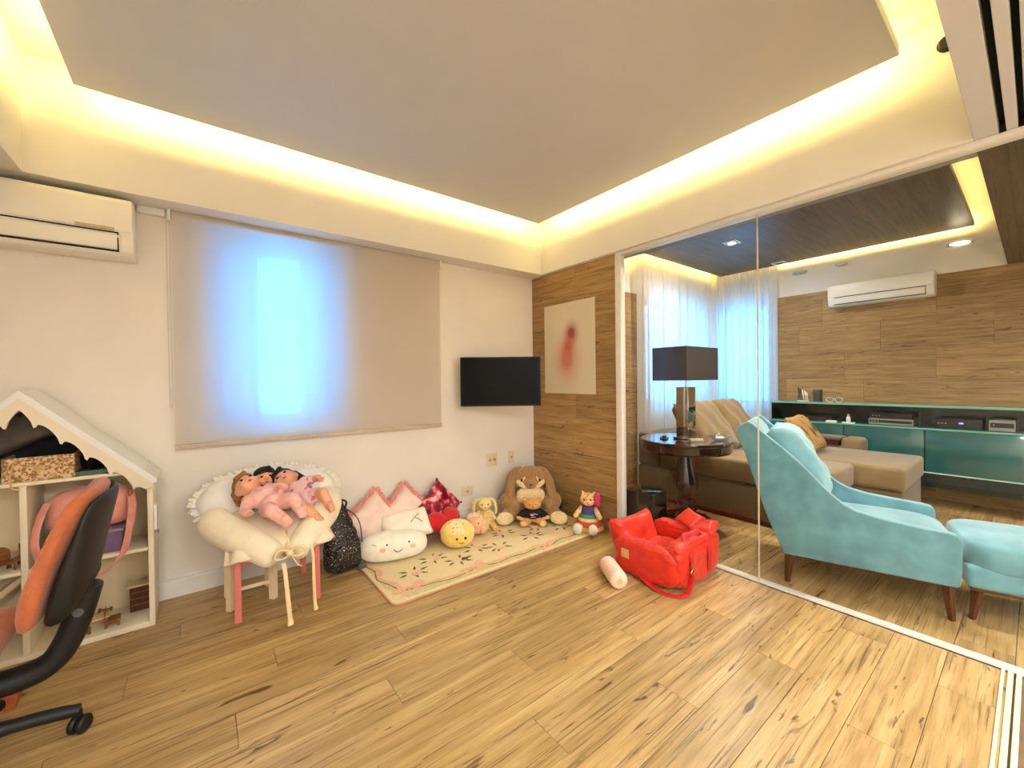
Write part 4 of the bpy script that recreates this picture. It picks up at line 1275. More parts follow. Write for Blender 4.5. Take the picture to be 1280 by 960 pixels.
for s in (-1, 1):
    b = MB(); b.ell((s * .070, -.138, .348), (.052, .024, .024), rot=(0, s * -.75, s * .35)); b.ell((s * .052, -.150, .400), (.010, .010, .028), rot=(0, s * -.5, 0))
    b.build('cheek_patch', fur2, t, remesh=.006, sm=2)
    MB().ell((s * .066, -.152, .388), (.010, .006, .014), nu=10, nv=8, rot=(0, s * -.5, 0)).build('eye', mat('amber_eye', (60, 34, 16), .15), t, smooth=True)
    b = MB()
    pe = smoothpath([(s * .06, -.0, .465), (s * .110, -.01, .445), (s * .142, -.04, .37), (s * .158, -.07, .28), (s * .165, -.09, .20), (s * .160, -.095, .14)], 4)
    b.tube(pe, [.035, .040, .043, .046, .048, .050, .052, .055, .057, .059, .060, .060, .060, .058, .056, .053, .049, .044, .036, .024, .008], 12, flat=.55)
    b.build('ear', fur, t, smooth=True)
    MB().ell((s * .20, -.243, .066), (.066, .020, .058), nu=16, nv=10, rot=(-.15, 0, s * -.25)).build('foot_sole', fur2, t, smooth=True)
MB().ell((0, -.186, .352), (.014, .010, .010), nu=10, nv=8).build('nose', mat('rabbit_nose', (92, 52, 30), .4), t, smooth=True)
b = MB(); b.ell((0, -.112, .235), (.110, .032, .082), e=.8); b.build('chest_patch', fur2, t, smooth=True)
b = MB(); b.ell((.232, -.05, .13), (.02, .05, .05)); b.build('tag_ribbon', mat('dark_tag', (34, 24, 34), .6), t, smooth=True)

t = thing('teddy_plush', 'small honey teddy in a black printed shirt on the rabbit\'s lap', 'plush toy', M=facing((-.447, -.480, RUGZ), (-.60, -.80, 0)) @ Matrix.Diagonal((1.42, 1.15, 1.12, 1)))
hny = mat('honey_fur', (222, 164, 90), .95, .08, 60, .5, 200, sheen=.3)
b = MB(); b.ell((0, 0, .075), (.052, .042, .058))
for s in (-1, 1):
    b.cap((s * .035, -.01, .03), (s * .058, -.060, .030), .027, .028); b.cap((s * .045, -.0, .10), (s * .088, -.03, .065), .019, .020)
b.build('body', hny, t, remesh=.006, sm=4)
b = MB(); b.ell((0, -.01, .168), (.056, .046, .047)); b.ell((0, -.048, .155), (.024, .018, .018))
for s in (-1, 1): b.ell((s * .046, .0, .205), (.018, .010, .018))
b.build('head', hny, t, remesh=.0055, sm=3)
b = MB(); b.ell((0, 0, .085), (.060, .050, .052))
for s in (-1, 1): b.cap((s * .045, 0, .105), (s * .078, -.02, .078), .025, .025)
b.build('shirt', mat('black_shirt', (18, 20, 30), .8, .08, 40), t, remesh=.006, sm=3)
b = MB()
for x, z, sx in ((-.012, .096, .010), (.008, .099, .011), (.024, .094, .007), (-.004, .087, .012)):
    b.ell((x, -.0515 + abs(x) * .1, z), (sx, .003, .005), nu=8, nv=6)
b.build('shirt_print', mat('print_pink', (226, 170, 170), .7), t, smooth=True, weld=False)
b = MB()
for k in range(4): b.box(-.014 + .008 * k, -.009 + .008 * k, -.0525, -.049, .070, .075 + .002 * (k % 2))
b.build('shirt_print', mat('print_white', (214, 206, 200), .7), t, weld=False)
for s in (-1, 1):
    MB().ell((s * .02, -.051, .175), .0042, nu=8, nv=6).build('eye', blackp, t, smooth=True)
    MB().ell((s * .060, -.087, .031), (.022, .006, .022), nu=12, nv=8).build('foot_pad', mat('pad_tan', (236, 186, 118), .9), t, smooth=True)
MB().ell((0, -.066, .160), (.008, .005, .006), nu=8, nv=6).build('nose', mat('teddy_nose', (180, 90, 60), .5), t, smooth=True)

# little yellow bunny in a flowered dress
t = thing('bunny_plush', 'small pale yellow plush bunny in a flowered dress by the wall', 'plush toy', M=facing((-.80, -.22, RUGZ), (-.45, -.89, 0)) @ Matrix.Scale(1.12, 4))
yel = mat('pale_yellow_fur', (246, 222, 156), .95, .06, 50, .4, 160)
b = MB(); b.ell((0, 0, .17), (.060, .05, .052)); b.ell((0, -.045, .155), (.03, .022, .024))
b.build('head', yel, t, remesh=.007, sm=3)
for s in (-1, 1):
    MB().tube(smoothpath([(s * .03, 0, .215), (s * .075, -.005, .20), (s * .092, -.015, .14), (s * .085, -.025, .085)], 4), [.012, .016, .020, .022, .024, .026, .027, .027, .026, .024, .020, .014, .005], 10, flat=.5).build('ear', yel, t, smooth=True)
    MB().ell((s * .024, -.048, .18), .006, nu=8, nv=6).build('eye', blackp, t, smooth=True)
MB().lathe([(.10, .0), (.095, .015), (.062, .08), (.045, .125), (.03, .13)], 20).build('dress', speckle('flower_dress', (240, 204, 130), (200, 130, 80), 60, .6, .85, .03, c3=(250, 236, 190)), t, smooth=True, ang=.9)
for s in (-1, 1):
    MB().cap((s * .045, -.01, .11), (s * .075, -.05, .07), .016, .015).build('arm', yel, t, smooth=True)
    MB().cap((s * .04, -.06, .022), (s * .065, -.15, .022), .020, .022).build('leg', speckle('flower_dress', (1, 1, 1), (1, 1, 1)), t, smooth=True)
MB().ell((0, -.068, .16), (.006, .005, .005), nu=8, nv=6).build('nose', mat('nose_pink', (206, 110, 100), .5), t, smooth=True)

# colourful kitten plush with striped dress
t = thing('kitten_plush', 'kitten plush in a striped dress with a pink bow against the wood wall', 'plush toy', M=facing((-.13, -.87, .0145), (-.84, -.54, 0)) @ Matrix.Diagonal((1.2, 1.1, 1.12, 1)))
print_ = speckle('floral_print', (246, 214, 150), (220, 96, 60), 48, .55, .85, .06, c3=(240, 236, 220))
b = MB(); b.ell((0, -.005, .225), (.062, .052, .054)); b.ell((0, -.05, .208), (.026, .018, .02))
for s in (-1, 1): b.cap((s * .036, 0, .262), (s * .048, 0, .288), .018, .006)
b.build('head', print_, t, remesh=.007, sm=2)
for s in (-1, 1): MB().ell((s * .024, -.051, .232), (.007, .004, .008), nu=8, nv=6).build('eye', mat('dark_eye', (40, 70, 60), .2), t, smooth=True)
MB().ell((0, -.069, .212), (.007, .004, .005), nu=8, nv=6).build('nose', mat('nose_pink', (206, 110, 100), .5), t, smooth=True)
b = MB(); rd = random.Random(3)
for k in range(26):
    a = rd.random() * 6.28; r_ = .05 * rd.random(); b.ell((.055 + .02 * rd.random(), -.04 + .015 * rd.random() + r_ * .5 * math.cos(a), .240 + r_ * math.sin(a)), (.017, .017, .017), nu=8, nv=6)
b.build('bow', mat('hot_pink', (222, 60, 110), .8, .1, 60), t, smooth=True, weld=False)
for z0, z1, r0, r1, c in ((.148, .178, .058, .045, (96, 60, 110)), (.118, .148, .064, .058, (60, 76, 130)), (.088, .118, .070, .064, (86, 140, 120)), (.066, .088, .078, .070, (236, 206, 140)), (.03, .066, .105, .078, (204, 84, 50)), (.0, .03, .112, .105, (232, 190, 110))):
    MB().lathe([(.01, z0), (r0, z0), (r1, z1), (.01, z1)], 20).build('dress_stripe', mat('stripe_%d_%d_%d' % c, c, .85, .06, 40), t, smooth=True, ang=.6)
for s in (-1, 1):
    MB().cap((s * .05, -.01, .155), (s * .085, -.055, .105), .018, .020).build('arm', print_, t, smooth=True)
    lg = MB().cap((s * .045, -.06, .03), (s * .05, -.14, .034), .022, .022).build('leg', print_, t, smooth=True)
    MB().ell((s * .055, -.165, .042), (.033, .024, .042), nu=14, nv=10).build('shoe', mat('white_plush', (244, 236, 226), .9), lg, smooth=True)

from mathutils import noise as mnoise
# ================================================================== RED BABY SEAT BAG
redn = mat('red_nylon', (212, 46, 24), .40, .07, 16, 1.0, 15, sheen=.1)
redd = mat('red_webbing', (196, 30, 30), .55, .05, 60)
t = thing('red_bag', 'red padded carry seat bag with straps standing against the glass', 'bag', (-.30, -1.715, 0))
def soft(name, cx, cy, cz, sx, sy, sz, e=.45, m=redn, rot=None, seed=0, amp=.006):
    b = MB(); b.ell((0, 0, 0), (sx, sy, sz), nu=84, nv=44, e=e)
    vs = []
    R = Euler(rot).to_matrix() if rot else Matrix.Identity(3)
    for p in b.v:
        v = Vector(p)
        q = Vector((v.x * 9 + seed * 3.1, v.y * 9, v.z * 17))
        w_ = 1 - abs(mnoise.noise(q)) * 2; w2 = 1 - abs(mnoise.noise(q * 2.3 + Vector((7, 3, 1)))) * 2
        f = .012 * w_ ** 3 + .006 * w2 - .006 + amp * .3 * math.sin(28 * v.x + 9 * v.z + seed)
        v = v * (1 + f / max(.06, v.length))
        vs.append(tuple(R @ v + Vector((cx, cy, cz))))
    b.v = vs
    return b.build(name, m, t, smooth=True)
soft('front_wall', .02, -.195, .15, .262, .068, .142, seed=1)
soft('side_wall', -.215, .0, .125, .062, .23, .118, seed=2)
soft('side_wall', .225, .02, .14, .055, .21, .13, seed=3)
soft('seat', .0, .0, .085, .20, .20, .085, seed=4)
# back cushion with two pointed corners
Mb = frame((-.03, .225, .19), (1, 0, -.02), (0, -.93, .36))
b = MB(); b.pillow(.48, .30, .15, 18, M=Mb, corner=.16, puff=.45); b.build('back_cushion', redn, t, smooth=True)
b = MB(); b.pillow(.20, .17, .07, 10, M=frame((.22, -.17, .285), (.9, .2, .25), (-.2, .2, 1)), corner=.12); b.build('gathered_flap', redn, t, smooth=True)
b = MB(); b.pillow(.18, .15, .06, 10, M=frame((.245, -.05, .31), (.3, .9, .2), (-.6, .1, .8)), corner=.15); b.build('gathered_flap', redn, t, smooth=True)
for x in (-.13, .09):
    MB().tube(smoothpath([(x, -.225, .27), (x, -.262, .22), (x, -.272, .14), (x, -.262, .06), (x, -.235, .015)], 4), .019, 8, flat=.25).build('webbing_strap', redd, t)
MB().tube(smoothpath([(-.13, -.225, .28), (-.10, -.20, .32), (-.02, -.205, .315), (.05, -.21, .32), (.09, -.225, .28)], 5), .015, 8, flat=.4).build('carry_handle', redd, t)
MB().tube(smoothpath([(-.262, .03, .05), (-.29, -.06, .022), (-.30, -.16, .006), (-.275, -.25, .006), (-.215, -.285, .02), (-.165, -.283, .08), (-.150, -.278, .115)], 6), .020, 8, flat=.2).build('shoulder_strap', redd, t)
gold = mat('brass', (196, 150, 80), .3, metal=1)
MB().tube(smoothpath([(-.165, -.284, .115), (-.135, -.284, .115), (-.135, -.284, .135), (-.165, -.284, .135)], 3, True), .0035, 6, closed=True).build('buckle', gold, t)
MB().tube(smoothpath([(-.15, -.284, .135), (-.142, -.284, .16), (-.15, -.282, .18), (-.158, -.282, .16)], 4, True), .003, 6, closed=True).build('snap_hook', gold, t)
MB().box(-.283, -.2805, .09, .15, .12, .18).build('care_label', mat('label_tan', (206, 160, 110), .7), t)
MB().tube([(-.245, -.235, .255), (0, -.262, .262), (.25, -.235, .26)], .004, 6).build('piping', redd, t)

# plush roll beside the bag
o = MB()
ax = Vector((-.16, -.245, 0)).normalized()
p0 = Vector((-.619, -1.459, .058)) + ax * .02; p1 = Vector((-.779, -1.704, .058)) - ax * .0
pts = []; rs = []
ln = (p1 - p0).length
for u, r_ in ((0, .004), (.01, .03), (.03, .045), (.06, .054), (.12, .057), (.3, .0575), (.5, .0575), (.7, .0575), (.88, .057), (.94, .054), (.97, .045), (.99, .03), (1, .004)):
    pts.append(p0.lerp(p1, u)); rs.append(r_)
t = thing('bolster_pillow', 'small pale pink speckled roll pillow beside the red bag', 'pillow', (0, 0, 0))
o.tube(pts, rs, 20).build('roll', speckle('pink_speckle', (252, 214, 190), (214, 140, 110), 150, .66, .85, .05), t, smooth=True)
MB().tube([p1 + ax * (-.004), p1 + ax * .002], [.02, .018], 12).build('end_button', mat('roll_end', (236, 180, 130), .8), t)
# ================================================================== LIVING ROOM BEHIND THE GLASS
# sheer curtains
sheer = cloth_thin('sheer_voile', (248, 244, 238), 0.17, .50, 900, edge=True)
def curtain(label, p0, p1, z0, z1, seed):
    p0 = Vector(p0); p1 = Vector(p1); d = (p1 - p0); ln = d.length; d /= ln; nrm = Vector((-d.y, d.x, 0))
    n = int(ln / .0115); m = 8; rd = random.Random(seed)
    ph = 0; vs = []; fs = []
    offs = []
    for i in range(n + 1):
        ph += .0115 / .105 * 2 * PI * (.75 + .5 * rd.random()) * (1 if True else 0)
        offs.append((.036 * math.sin(ph) + .008 * math.sin(ph * .37 + 1), .010 * math.sin(2 * ph)))
    for i in range(n + 1):
        for j in range(m + 1):
            v = j / m; k = .75 + .35 * (1 - v)
            q = p0 + d * (ln * i / n + offs[i][1]) + nrm * offs[i][0] * k
            vs.append((q.x, q.y, z0 + (z1 - z0) * v))
    for i in range(n):
        for j in range(m):
            a = i * (m + 1) + j; fs.append((a, a + m + 1, a + m + 2, a + 1))
    t = thing('curtain', label, 'curtain', (0, 0, 0), group='sheer curtains')
    MB().add(vs, fs).build('voile', sheer, t, smooth=True)
    MB().box(min(p0.x, p1.x) - .02, max(p0.x, p1.x) + .02, min(p0.y, p1.y) - .02, max(p0.y, p1.y) + .02, z1 + .001, z1 + .025).build('curtain_rail', white, t)
curtain('sheer white curtain hanging behind the round table and lamp', (1.45, -.30, 0), (3.27, -.30, 0), .02, 2.93, 1)
curtain('sheer white curtain ending at the wood tiled wall', (3.315, -.33, 0), (3.315, -1.17, 0), .02, 2.93, 2)

# second air conditioner
M2 = frame((3.388, -2.195, 2.165), (0, 1, 0), (0, 0, 1))
ac_unit('air_conditioner', 'white split air conditioner on the wood tiled wall', M2, .90, .265, .195, acw)

# armchair ---------------------------------------------------------------
teal = speckle('aqua_velvet', (82, 134, 148), (114, 172, 184), 7, .5, .7, .22, sheen=.5)
walnut = wood('walnut', [(70, 34, 18), (92, 48, 26), (112, 62, 36), (50, 24, 14)], 'Z', 3, .4, .1)
FD = Vector((.267, -.964, 0)).normalized(); SD = Vector((FD.y * -1, FD.x, 0))   # SD points to +x side
Ma = Matrix((FD, SD, Vector((0, 0, 1)))).transposed().to_4x4(); Ma.translation = (.13, -2.30, 0)
t = thing('armchair', 'aqua velvet lounge armchair with sweeping arms behind the glass', 'armchair', M=Ma)
prof = [(0.0, .186), (-.04, .28), (-.085, .39), (-.15, .59), (-.215, .80), (-.268, .955), (-.262, .985), (-.235, 1.01), (-.20, 1.03), (-.17, 1.015), (-.12, .965), (-.06, .915), (.0, .862), (.065, .80), (.127, .735), (.19, .66), (.245, .602), (.30, .555), (.36, .525), (.46, .502), (.60, .488), (.74, .476), (.775, .468), (.79, .44), (.79, .30), (.782, .20), (.77, .19)]
for y0 in (0.0, .615):
    MB().prism(prof, y0, y0 + .062).build('arm_side', teal, t, bevel=.014, seg=3)
bk = [(.03, .30), (-.05, .33), (-.12, .50), (-.19, .72), (-.262, .95), (-.255, .985), (-.215, 1.02), (-.18, 1.0), (-.14, .955), (-.07, .80), (.0, .60), (.06, .44), (.10, .38)]
MB().prism(bk, .064, .613).build('backrest', teal, t, bevel=.012, seg=3)
MB().prism([(.0, .19), (.775, .19), (.775, .285), (.0, .285)], .0635, .6135).build('base', teal, t, bevel=.006)
b = MB(); b.ell((.43, .338, .36), (.365, .272, .085), nu=32, nv=16, e=.42); b.build('seat_cushion', teal, t, smooth=True)
for fx, oy in ((.03, .035), (.74, .035), (.03, .64), (.74, .64)):
    s = 1 if fx > .5 else -1; so = -1 if oy < .3 else 1
    MB().tube([(fx, oy, .192), (fx + s * .014, oy + so * .010, .0)], [.028, .015], 4).build('leg', walnut, t)
MB().box(.02, .765, .03, .65, .172, .1895).build('wood_rail', walnut, t)
def wrinkle(o): pass
Mcu = Ma @ frame((.055, .335, .735), (0, 1, 0), (.88, 0, .47))
t = thing('accent_cushion', 'plump aqua velvet cushion leaning in the lounge armchair', 'cushion', M=Mcu)
MB().pillow(.50, .56, .25, 20, corner=.07, puff=.40).build('cushion', speckle('aqua_velvet_light', (100, 156, 172), (144, 200, 210), 6, .5, .7, .22, sheen=.5), t, smooth=True)
MB().tube([(x, y, 0) for x, y in rrect(-.235, .235, -.265, .265, .03)], .004, 5, closed=True).build('piping', teal, t)
# ottoman
t = thing('ottoman', 'aqua velvet ottoman in front of the lounge armchair', 'ottoman', M=Ma @ Matrix.Translation((1.13, .345, 0)))
b = MB(); b.box(-.31, .31, -.265, .265, .175, .30); b.build('base', teal, t, bevel=.025, seg=3)
b = MB(); b.ell((0, 0, .345), (.318, .275, .095), nu=32, nv=16, e=.38); b.build('seat_cushion', teal, t, smooth=True)
MB().box(-.29, .29, -.245, .245, .16, .1745).build('wood_rail', walnut, t)
for sx in (-1, 1):
    for sy in (-1, 1):
        MB().tube([(sx * .26, sy * .215, .16), (sx * .285, sy * .235, 0)], [.026, .014], 4).build('leg', walnut, t)

# sofa ---------------------------------------------------------------
suede = mat('tan_suede', (102, 82, 52), .85, .07, 5, .2, 120, sheen=.35)
suede_l = mat('tan_suede_light', (132, 108, 70), .85, .06, 6, .2, 120, sheen=.35)
burg = mat('burgundy_wood', (64, 18, 16), .35, .1, 10)
t = thing('sofa', 'large tan suede chaise sofa behind the aqua armchair', 'sofa', (0, 0, 0))
MB().box(1.10, 1.72, -2.30, -.52, .045, .36).build('base', suede, t, bevel=.02, seg=3)
MB().box(1.725, 2.62, -2.62, -.52, .045, .36).build('chaise_base', suede, t, bevel=.02, seg=3)
MB().box(1.13, 2.58, -2.24, -.56, .0, .045).build('plinth', burg, t)
MB().box(1.09, 1.70, -2.32, -1.0, .362, .565).build('seat_cushion', suede_l, t, bevel=.035, seg=4)
MB().box(1.71, 2.63, -2.64, -1.0, .362, .56).build('chaise_cushion', suede_l, t, bevel=.035, seg=4)
MB().box(1.10, 2.62, -.80, -.52, .362, .72).build('back_frame', suede, t, bevel=.03, seg=3)
MB().box(1.09, 1.16, -1.0, -.803, .362, .60).build('end_panel', suede, t, bevel=.02)
arm = MB().box(2.63, 2.86, -2.02, -.52, .06, .57).build('arm_box', suede, t, bevel=.02)
MB().box(2.632, 2.858, -1.98, -.60, .571, .60).build('arm_wood', burg, arm)
MB().box(2.632, 2.858, -1.98, -.60, .606, .63).build('arm_wood', burg, arm)
MB().box(2.625, 2.865, -2.0, -.55, .632, .665).build('arm_pad', suede, arm, bevel=.012)
MB().box(2.62, 2.87, -2.19, -2.0, .50, .668).build('arm_roll', suede_l, arm, bevel=.05, seg=5)
for x, w_ in ((1.44, .68), (2.06, .62)):
    M_ = frame((x, -1.13, .80), (1, 0, 0), (0, -.82, .57))
    b = MB(); b.pillow(w_, .62, .24, 18, M=M_, corner=.03, puff=.26); b.build('back_cushion', suede_l, t, smooth=True)
o = thing('throw_cushion', 'ribbed tan throw cushion leaning on the sofa cushions', 'cushion', M=frame((2.13, -1.83, .745), (1, .05, 0), (0, -.80, .60)))
MB().pillow(.42, .42, .14, 16, corner=.07).build('cushion', speckle('ribbed_tan', (150, 112, 62), (200, 160, 100), 80, .5, .85, .15), o, smooth=True)
b = MB()
for k in range(9):
    x = -.16 + .04 * k; kk = math.sqrt(max(0, 1 - (x / .21) ** 4)) * .068
    b.tube([(x, -.16, kk * .75), (x, 0, kk + .004), (x, .16, kk * .75)], .006, 5)
b.build('rib', suede, o, weld=False)

# pedestal table ------------------------------------------------------
mahog = mat('mahogany_gloss', (44, 10, 10), .12, .25, 8, spec=.6, coat=.6)
t = thing('pedestal_table', 'round glossy mahogany pedestal table behind the glass', 'table', (.66, -1.335, 0))
MB().lathe([(.01, .01), (.225, .0), (.235, .02), (.23, .045), (.20, .065), (.12, .075), (.085, .085), (.07, .11), (.095, .135), (.10, .15), (.075, .17), (.065, .19), (.085, .205), (.085, .22), (.062, .24)], 36).build('foot', mahog, t, smooth=True, ang=.9)
pr_ = [(.062, .24), (.075, .28), (.098, .33), (.108, .37), (.10, .42), (.078, .49), (.058, .56), (.050, .62), (.055, .66)]
vs = []; fs = []; n = 48
for r, z in pr_:
    for j in range(n):
        a = 2 * PI * j / n; rr = r * (1 + .045 * math.cos(16 * a)); vs.append((rr * math.cos(a), rr * math.sin(a), z))
for i in range(len(pr_) - 1):
    for j in range(n): fs.append((i * n + j, i * n + (j + 1) % n, (i + 1) * n + (j + 1) % n, (i + 1) * n + j))
MB().add(vs, fs).build('fluted_column', mahog, t, smooth=True)
MB().lathe([(.05, .66), (.30, .665), (.372, .672), (.385, .69), (.388, .745), (.395, .755), (.395, .768), (.385, .775), (.01, .775)], 48).build('table_top', mahog, t, smooth=True, ang=.5)

# lamp
chrome = mat('mirror_chrome', (196, 194, 190), .06, .01, 5, metal=1.0)
shade = mat('shade_fabric', (66, 60, 60), .5, .05, 60, .15, 300)
t = thing('table_lamp', 'table lamp with rectangular dark shade and mirrored column', 'lamp', (.69, -1.33, .776))
MB().box(-.10, .10, -.07, .07, 0, .018).build('base_plate', chrome, t, bevel=.002)
MB().box(-.075, .065, -.055, .055, .018, .47).build('mirrored_column', chrome, t, bevel=.003)
MB().tube([(0, 0, .47), (0, 0, .56)], .008, 10).build('stem', chrome, t)
b = MB(); x0, x1, y0, y1 = -.27, .285, -.155, .17
b.box(x0, x1, y0, y0 + .004, .53, .825); b.box(x0, x1, y1 - .004, y1, .53, .825); b.box(x0, x0 + .004, y0 + .004, y1 - .004, .53, .825); b.box(x1 - .004, x1, y0 + .004, y1 - .004, .53, .825)
b.build('lamp_shade', shade, t, weld=False)
b = MB(); b.tube([(0, 0, .56), (0, 0, .78)], .004, 6); b.tube([(x0, 0, .78), (x1, 0, .78)], .003, 6); b.tube([(0, y0, .78), (0, y1, .78)], .003, 6); b.build('shade_frame', steel, t)
MB().ell((0, 0, .66), (.03, .03, .045), nu=12, nv=8).build('bulb', mat('frosted_bulb', (230, 226, 215), .4), t, smooth=True)
# small things on the table
t = thing('remote_tray', 'small dark tray beside the lamp on the round table', 'tray', (.54, -1.20, .7755), .5)
MB().box(-.07, .07, -.035, .035, 0, .01).build('tray', mat('bronze', (90, 66, 36), .35, metal=.6), t, bevel=.003)
MB().box(-.05, .05, -.018, .018, .0105, .024).build('remote', blackp, t, bevel=.004)
t = thing('card_box', 'cream card box in front of the lamp on the round table', 'box', (.56, -1.485, .7755), -.6)
MB().box(-.055, .055, -.032, .032, 0, .026).build('carton', mat('card_cream', (222, 206, 176), .6), t, bevel=.002)
MB().box(-.0555, .0555, -.010, .010, .0262, .028).build('band', mat('bronze', (90, 66, 36)), t)
t = thing('glass_dish', 'clear glass dish at the right edge of the round table', 'dish', (.80, -1.58, .7755))
MB().lathe([(.03, 0), (.06, .004), (.085, .03), (.09, .045), (.085, .046), (.078, .032), (.05, .010), (.01, .008)], 24).build('dish', glass('dish_glass', (.95, .97, .97), .15, .6, 3), t, smooth=True)
MB().ell((0, 0, .02), (.045, .04, .012), nu=12, nv=8).build('wrapped_sweets', mat('foil', (220, 214, 200), .25, .2, 60, .6, 60), t, smooth=True)

# dark mirrored cube under the table
t = thing('mirror_cube', 'dark mirrored cube side table beside the round table foot', 'side table', (.235, -1.19, 0))
dm = mat('smoked_mirror', (70, 60, 52), .08, .05, 6, metal=.9)
MB().box(-.125, .125, -.14, .14, .03, .345).build('cube_body', dm, t, bevel=.003)
MB().box(-.128, .128, -.143, .143, .3455, .358).build('cube_top', dm, t, bevel=.003)
MB().box(-.11, .11, -.125, .125, 0, .03).build('plinth', blackp, t)

# console ---------------------------------------------------------------
tealg = mat('teal_glass', (20, 92, 92), .10, .06, 3, spec=.7, coat=.8)
tealt = mat('teal_glass_top', (110, 176, 160), .08, .04, 3, spec=.7, coat=.8)
tdark = mat('teal_dark', (10, 34, 34), .12, .1, 3, spec=.6)
t = thing('media_console', 'long floating teal glass media console along the wood tiled wall', 'console', (2.95, 0, 0))
Y0, Y1 = -4.2, -1.20
MB().box(0.0, .435, Y0, Y1, 1.0, 1.022).build('glass_top', tealt, t, bevel=.003)
MB().box(.41, .435, Y0, Y1, .20, 1.0).build('back_panel', tdark, t)
MB().box(.01, .41, Y0, Y1, .775, .79).build('niche_shelf', tealt, t, bevel=.002)
for y0, y1 in ((-1.95, Y1), (-2.60, -1.955), (-3.40, -2.605), (Y0, -3.405)):
    MB().box(.0, .018, y0 + .003, y1 - .003, .355, .773).build('drop_front', tealg, t, bevel=.002)
MB().box(.02, .41, Y0, Y1, .22, .772).build('carcass', tdark, t)
MB().box(-.004, .02, Y0, Y1, .343, .353).build('edge_trim', mat('pale_trim', (200, 224, 206), .3), t)
MB().box(.002, .02, Y0, Y1, .20, .342).build('lower_rail', tdark, t)
for y in (-1.21, -2.56, -3.4):
    MB().box(.03, .41, y - .012, y, .79, 1.0).build('niche_divider', tdark, t)
# equipment in the niche
silver = mat('silver_plastic', (150, 146, 138), .4, .03, 10)
def deck(label, y, w_, h, m, z=.7905, buttons=3, x=3.05):
    t = thing('media_box', label, 'electronics', (x, y, z), group='media boxes in the console')
    MB().box(0, .22, -w_ / 2, w_ / 2, .006, h).build('casing', m, t, bevel=.003)
    MB().box(-.002, .0, -w_ / 2 + .01, w_ / 2 - .01, h * .35, h * .75).build('front_strip', mat('deck_front', (40, 38, 38), .2), t)
    for k in range(buttons):
        MB().tube([(-.004, w_ / 2 - .03 - .025 * k, h * .55), (.0, w_ / 2 - .03 - .025 * k, h * .55)], .007, 8).build('button', silver, t)
    for s in (-1, 1):
        MB().tube([(.11, s * w_ * .4, 0), (.11, s * w_ * .4, .006)], .012, 8).build('foot', blackp, t)
deck('silver topped media player at the centre of the console niche', -2.33, .36, .07, silver)
deck('black receiver on top of the silver media player', -2.33, .34, .055, blackp, .8612)
deck('black media box with blue light right of the niche divider', -2.82, .32, .10, blackp)
deck('small silver box right of the black media box', -3.10, .16, .11, silver, buttons=1)
deck('low black router box at the left end of the console niche', -1.62, .30, .06, blackp)
MB().box(-.005, -.002, -.04, -.01, .055, .066).build('power_light', mat('blue_led', (120, 130, 255), .4, emit=(120, 130, 255), estr=3), bpy.data.objects['media_box.002'])
o = MB().box(-.03, .03, -.05, .05, 0, .022).build('white_card', white, bevel=.003); o.location = (3.0, -1.83, .7905)
tag(o, 'small white box lying in the console niche left of the bottle', 'box')
t = thing('spray_bottle', 'tiny clear and white bottle standing in the console niche', 'bottle', (3.0, -1.985, .7905))
MB().box(-.03, .03, -.055, .055, 0, .012).build('stand', white, t, bevel=.002)
MB().lathe([(.018, .012), (.02, .02), (.02, .065), (.012, .075), (.012, .082)], 14).build('bottle_body', mat('bottle_white', (226, 222, 216), .3), t, smooth=True, ang=.7)
MB().lathe([(.012, .082), (.013, .084), (.013, .10), (.008, .106)], 12).build('cap', silver, t)
o = MB().ell((0, 0, .022), (.022, .03, .022), nu=12, nv=8, e=.7).build('blue_toy', mat('blue_plastic', (70, 70, 190), .4), smooth=True); o.location = (3.02, -1.50, .7905)
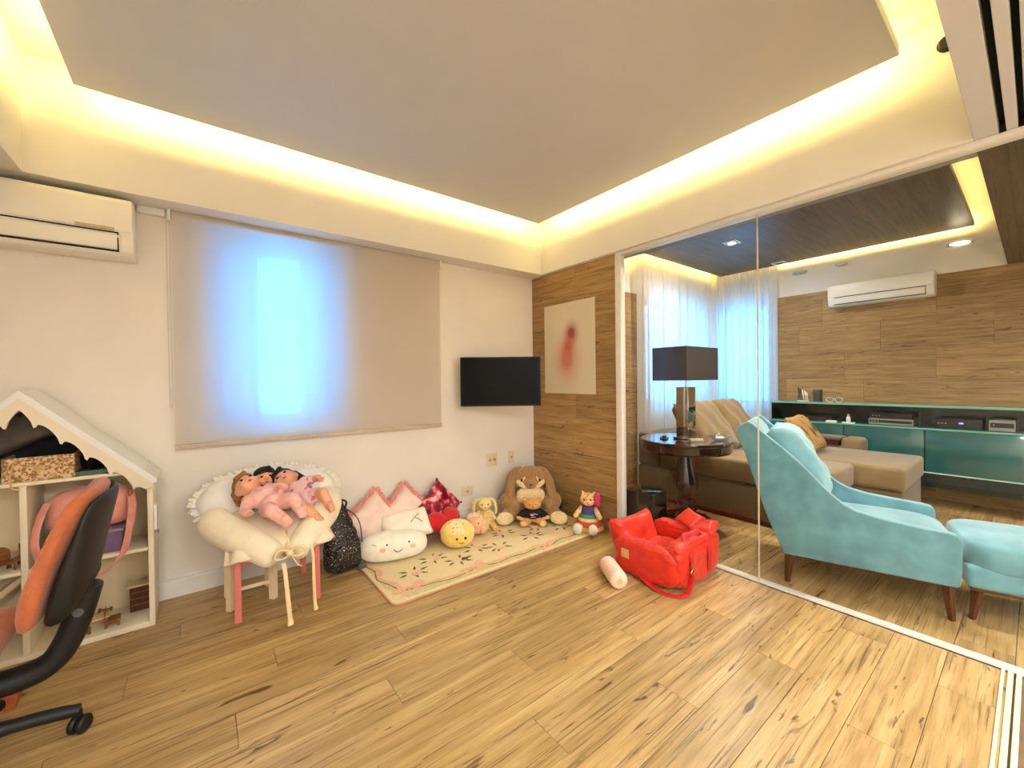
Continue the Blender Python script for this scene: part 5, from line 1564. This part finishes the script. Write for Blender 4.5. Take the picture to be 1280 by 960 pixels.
tag(o, 'tiny blue rounded object in the left end of the console niche', 'ornament')
# on the console top
t = thing('pen_holder', 'clear desk organiser full of pens on the console top', 'pen holder', (3.10, -1.53, 1.0225))
MB().box(-.04, .04, -.06, .06, 0, .012).build('tray', mat('acrylic', (220, 206, 180), .2), t, bevel=.002)
b = MB(); b.box(-.04, -.036, -.06, .06, .012, .075); b.box(.036, .04, -.06, .06, .012, .075); b.box(-.036, .036, -.06, -.056, .012, .075); b.box(-.036, .036, .056, .06, .012, .075)
b.build('cup', glass('acrylic_clear', (.93, .92, .88), .12, .5, 3), t, weld=False)
for k, (y, c, ln_) in enumerate(((.045, (24, 22, 22), .16), (.025, (60, 34, 24), .15), (.005, (236, 228, 212), .14), (-.02, (240, 236, 226), .13), (-.04, (236, 224, 190), .11))):
    MB().tube([(0, y, .013), (.01, y + .018, ln_)], .008, 8).build('pen', mat('pen_%d' % k, c, .4), t)
t = thing('canister', 'dark grey ribbed canister beside the pen holder', 'canister', (3.11, -1.665, 1.0225))
MB().lathe([(.02, 0), (.045, .0), (.047, .01), (.047, .14), (.044, .145), (.01, .146)], 20).build('can_body', mat('dark_grey', (74, 66, 58), .5), t, smooth=True, ang=.6)
for z in (.03, .06, .09, .12):
    MB().lathe([(.046, z), (.0485, z + .002), (.0485, z + .006), (.046, z + .008)], 20).build('rib', mat('dark_grey2', (50, 44, 40), .5), t)
t = thing('eyeglasses', 'pair of pale rimmed eyeglasses lying on the console top', 'eyeglasses', (3.0, -1.855, 1.0225), 0)
for s in (-1, 1):
    MB().tube([(0, s * .042 + .034 * math.cos(a), .032 + .026 * math.sin(a)) for a in [2 * PI * k / 18 for k in range(18)]], .003, 6, closed=True).build('rim', mat('pale_rim', (240, 232, 214), .3), t)
    MB().tube([(0, s * .074, .045), (.06, s * .07, .05), (.12, s * .06, .02)], .0025, 6).build('temple', mat('pale_rim', (240, 232, 214)), t)
MB().tube([(0, -.01, .042), (-.003, 0, .047), (0, .01, .042)], .003, 6).build('bridge', mat('pale_rim', (240, 232, 214)), t)
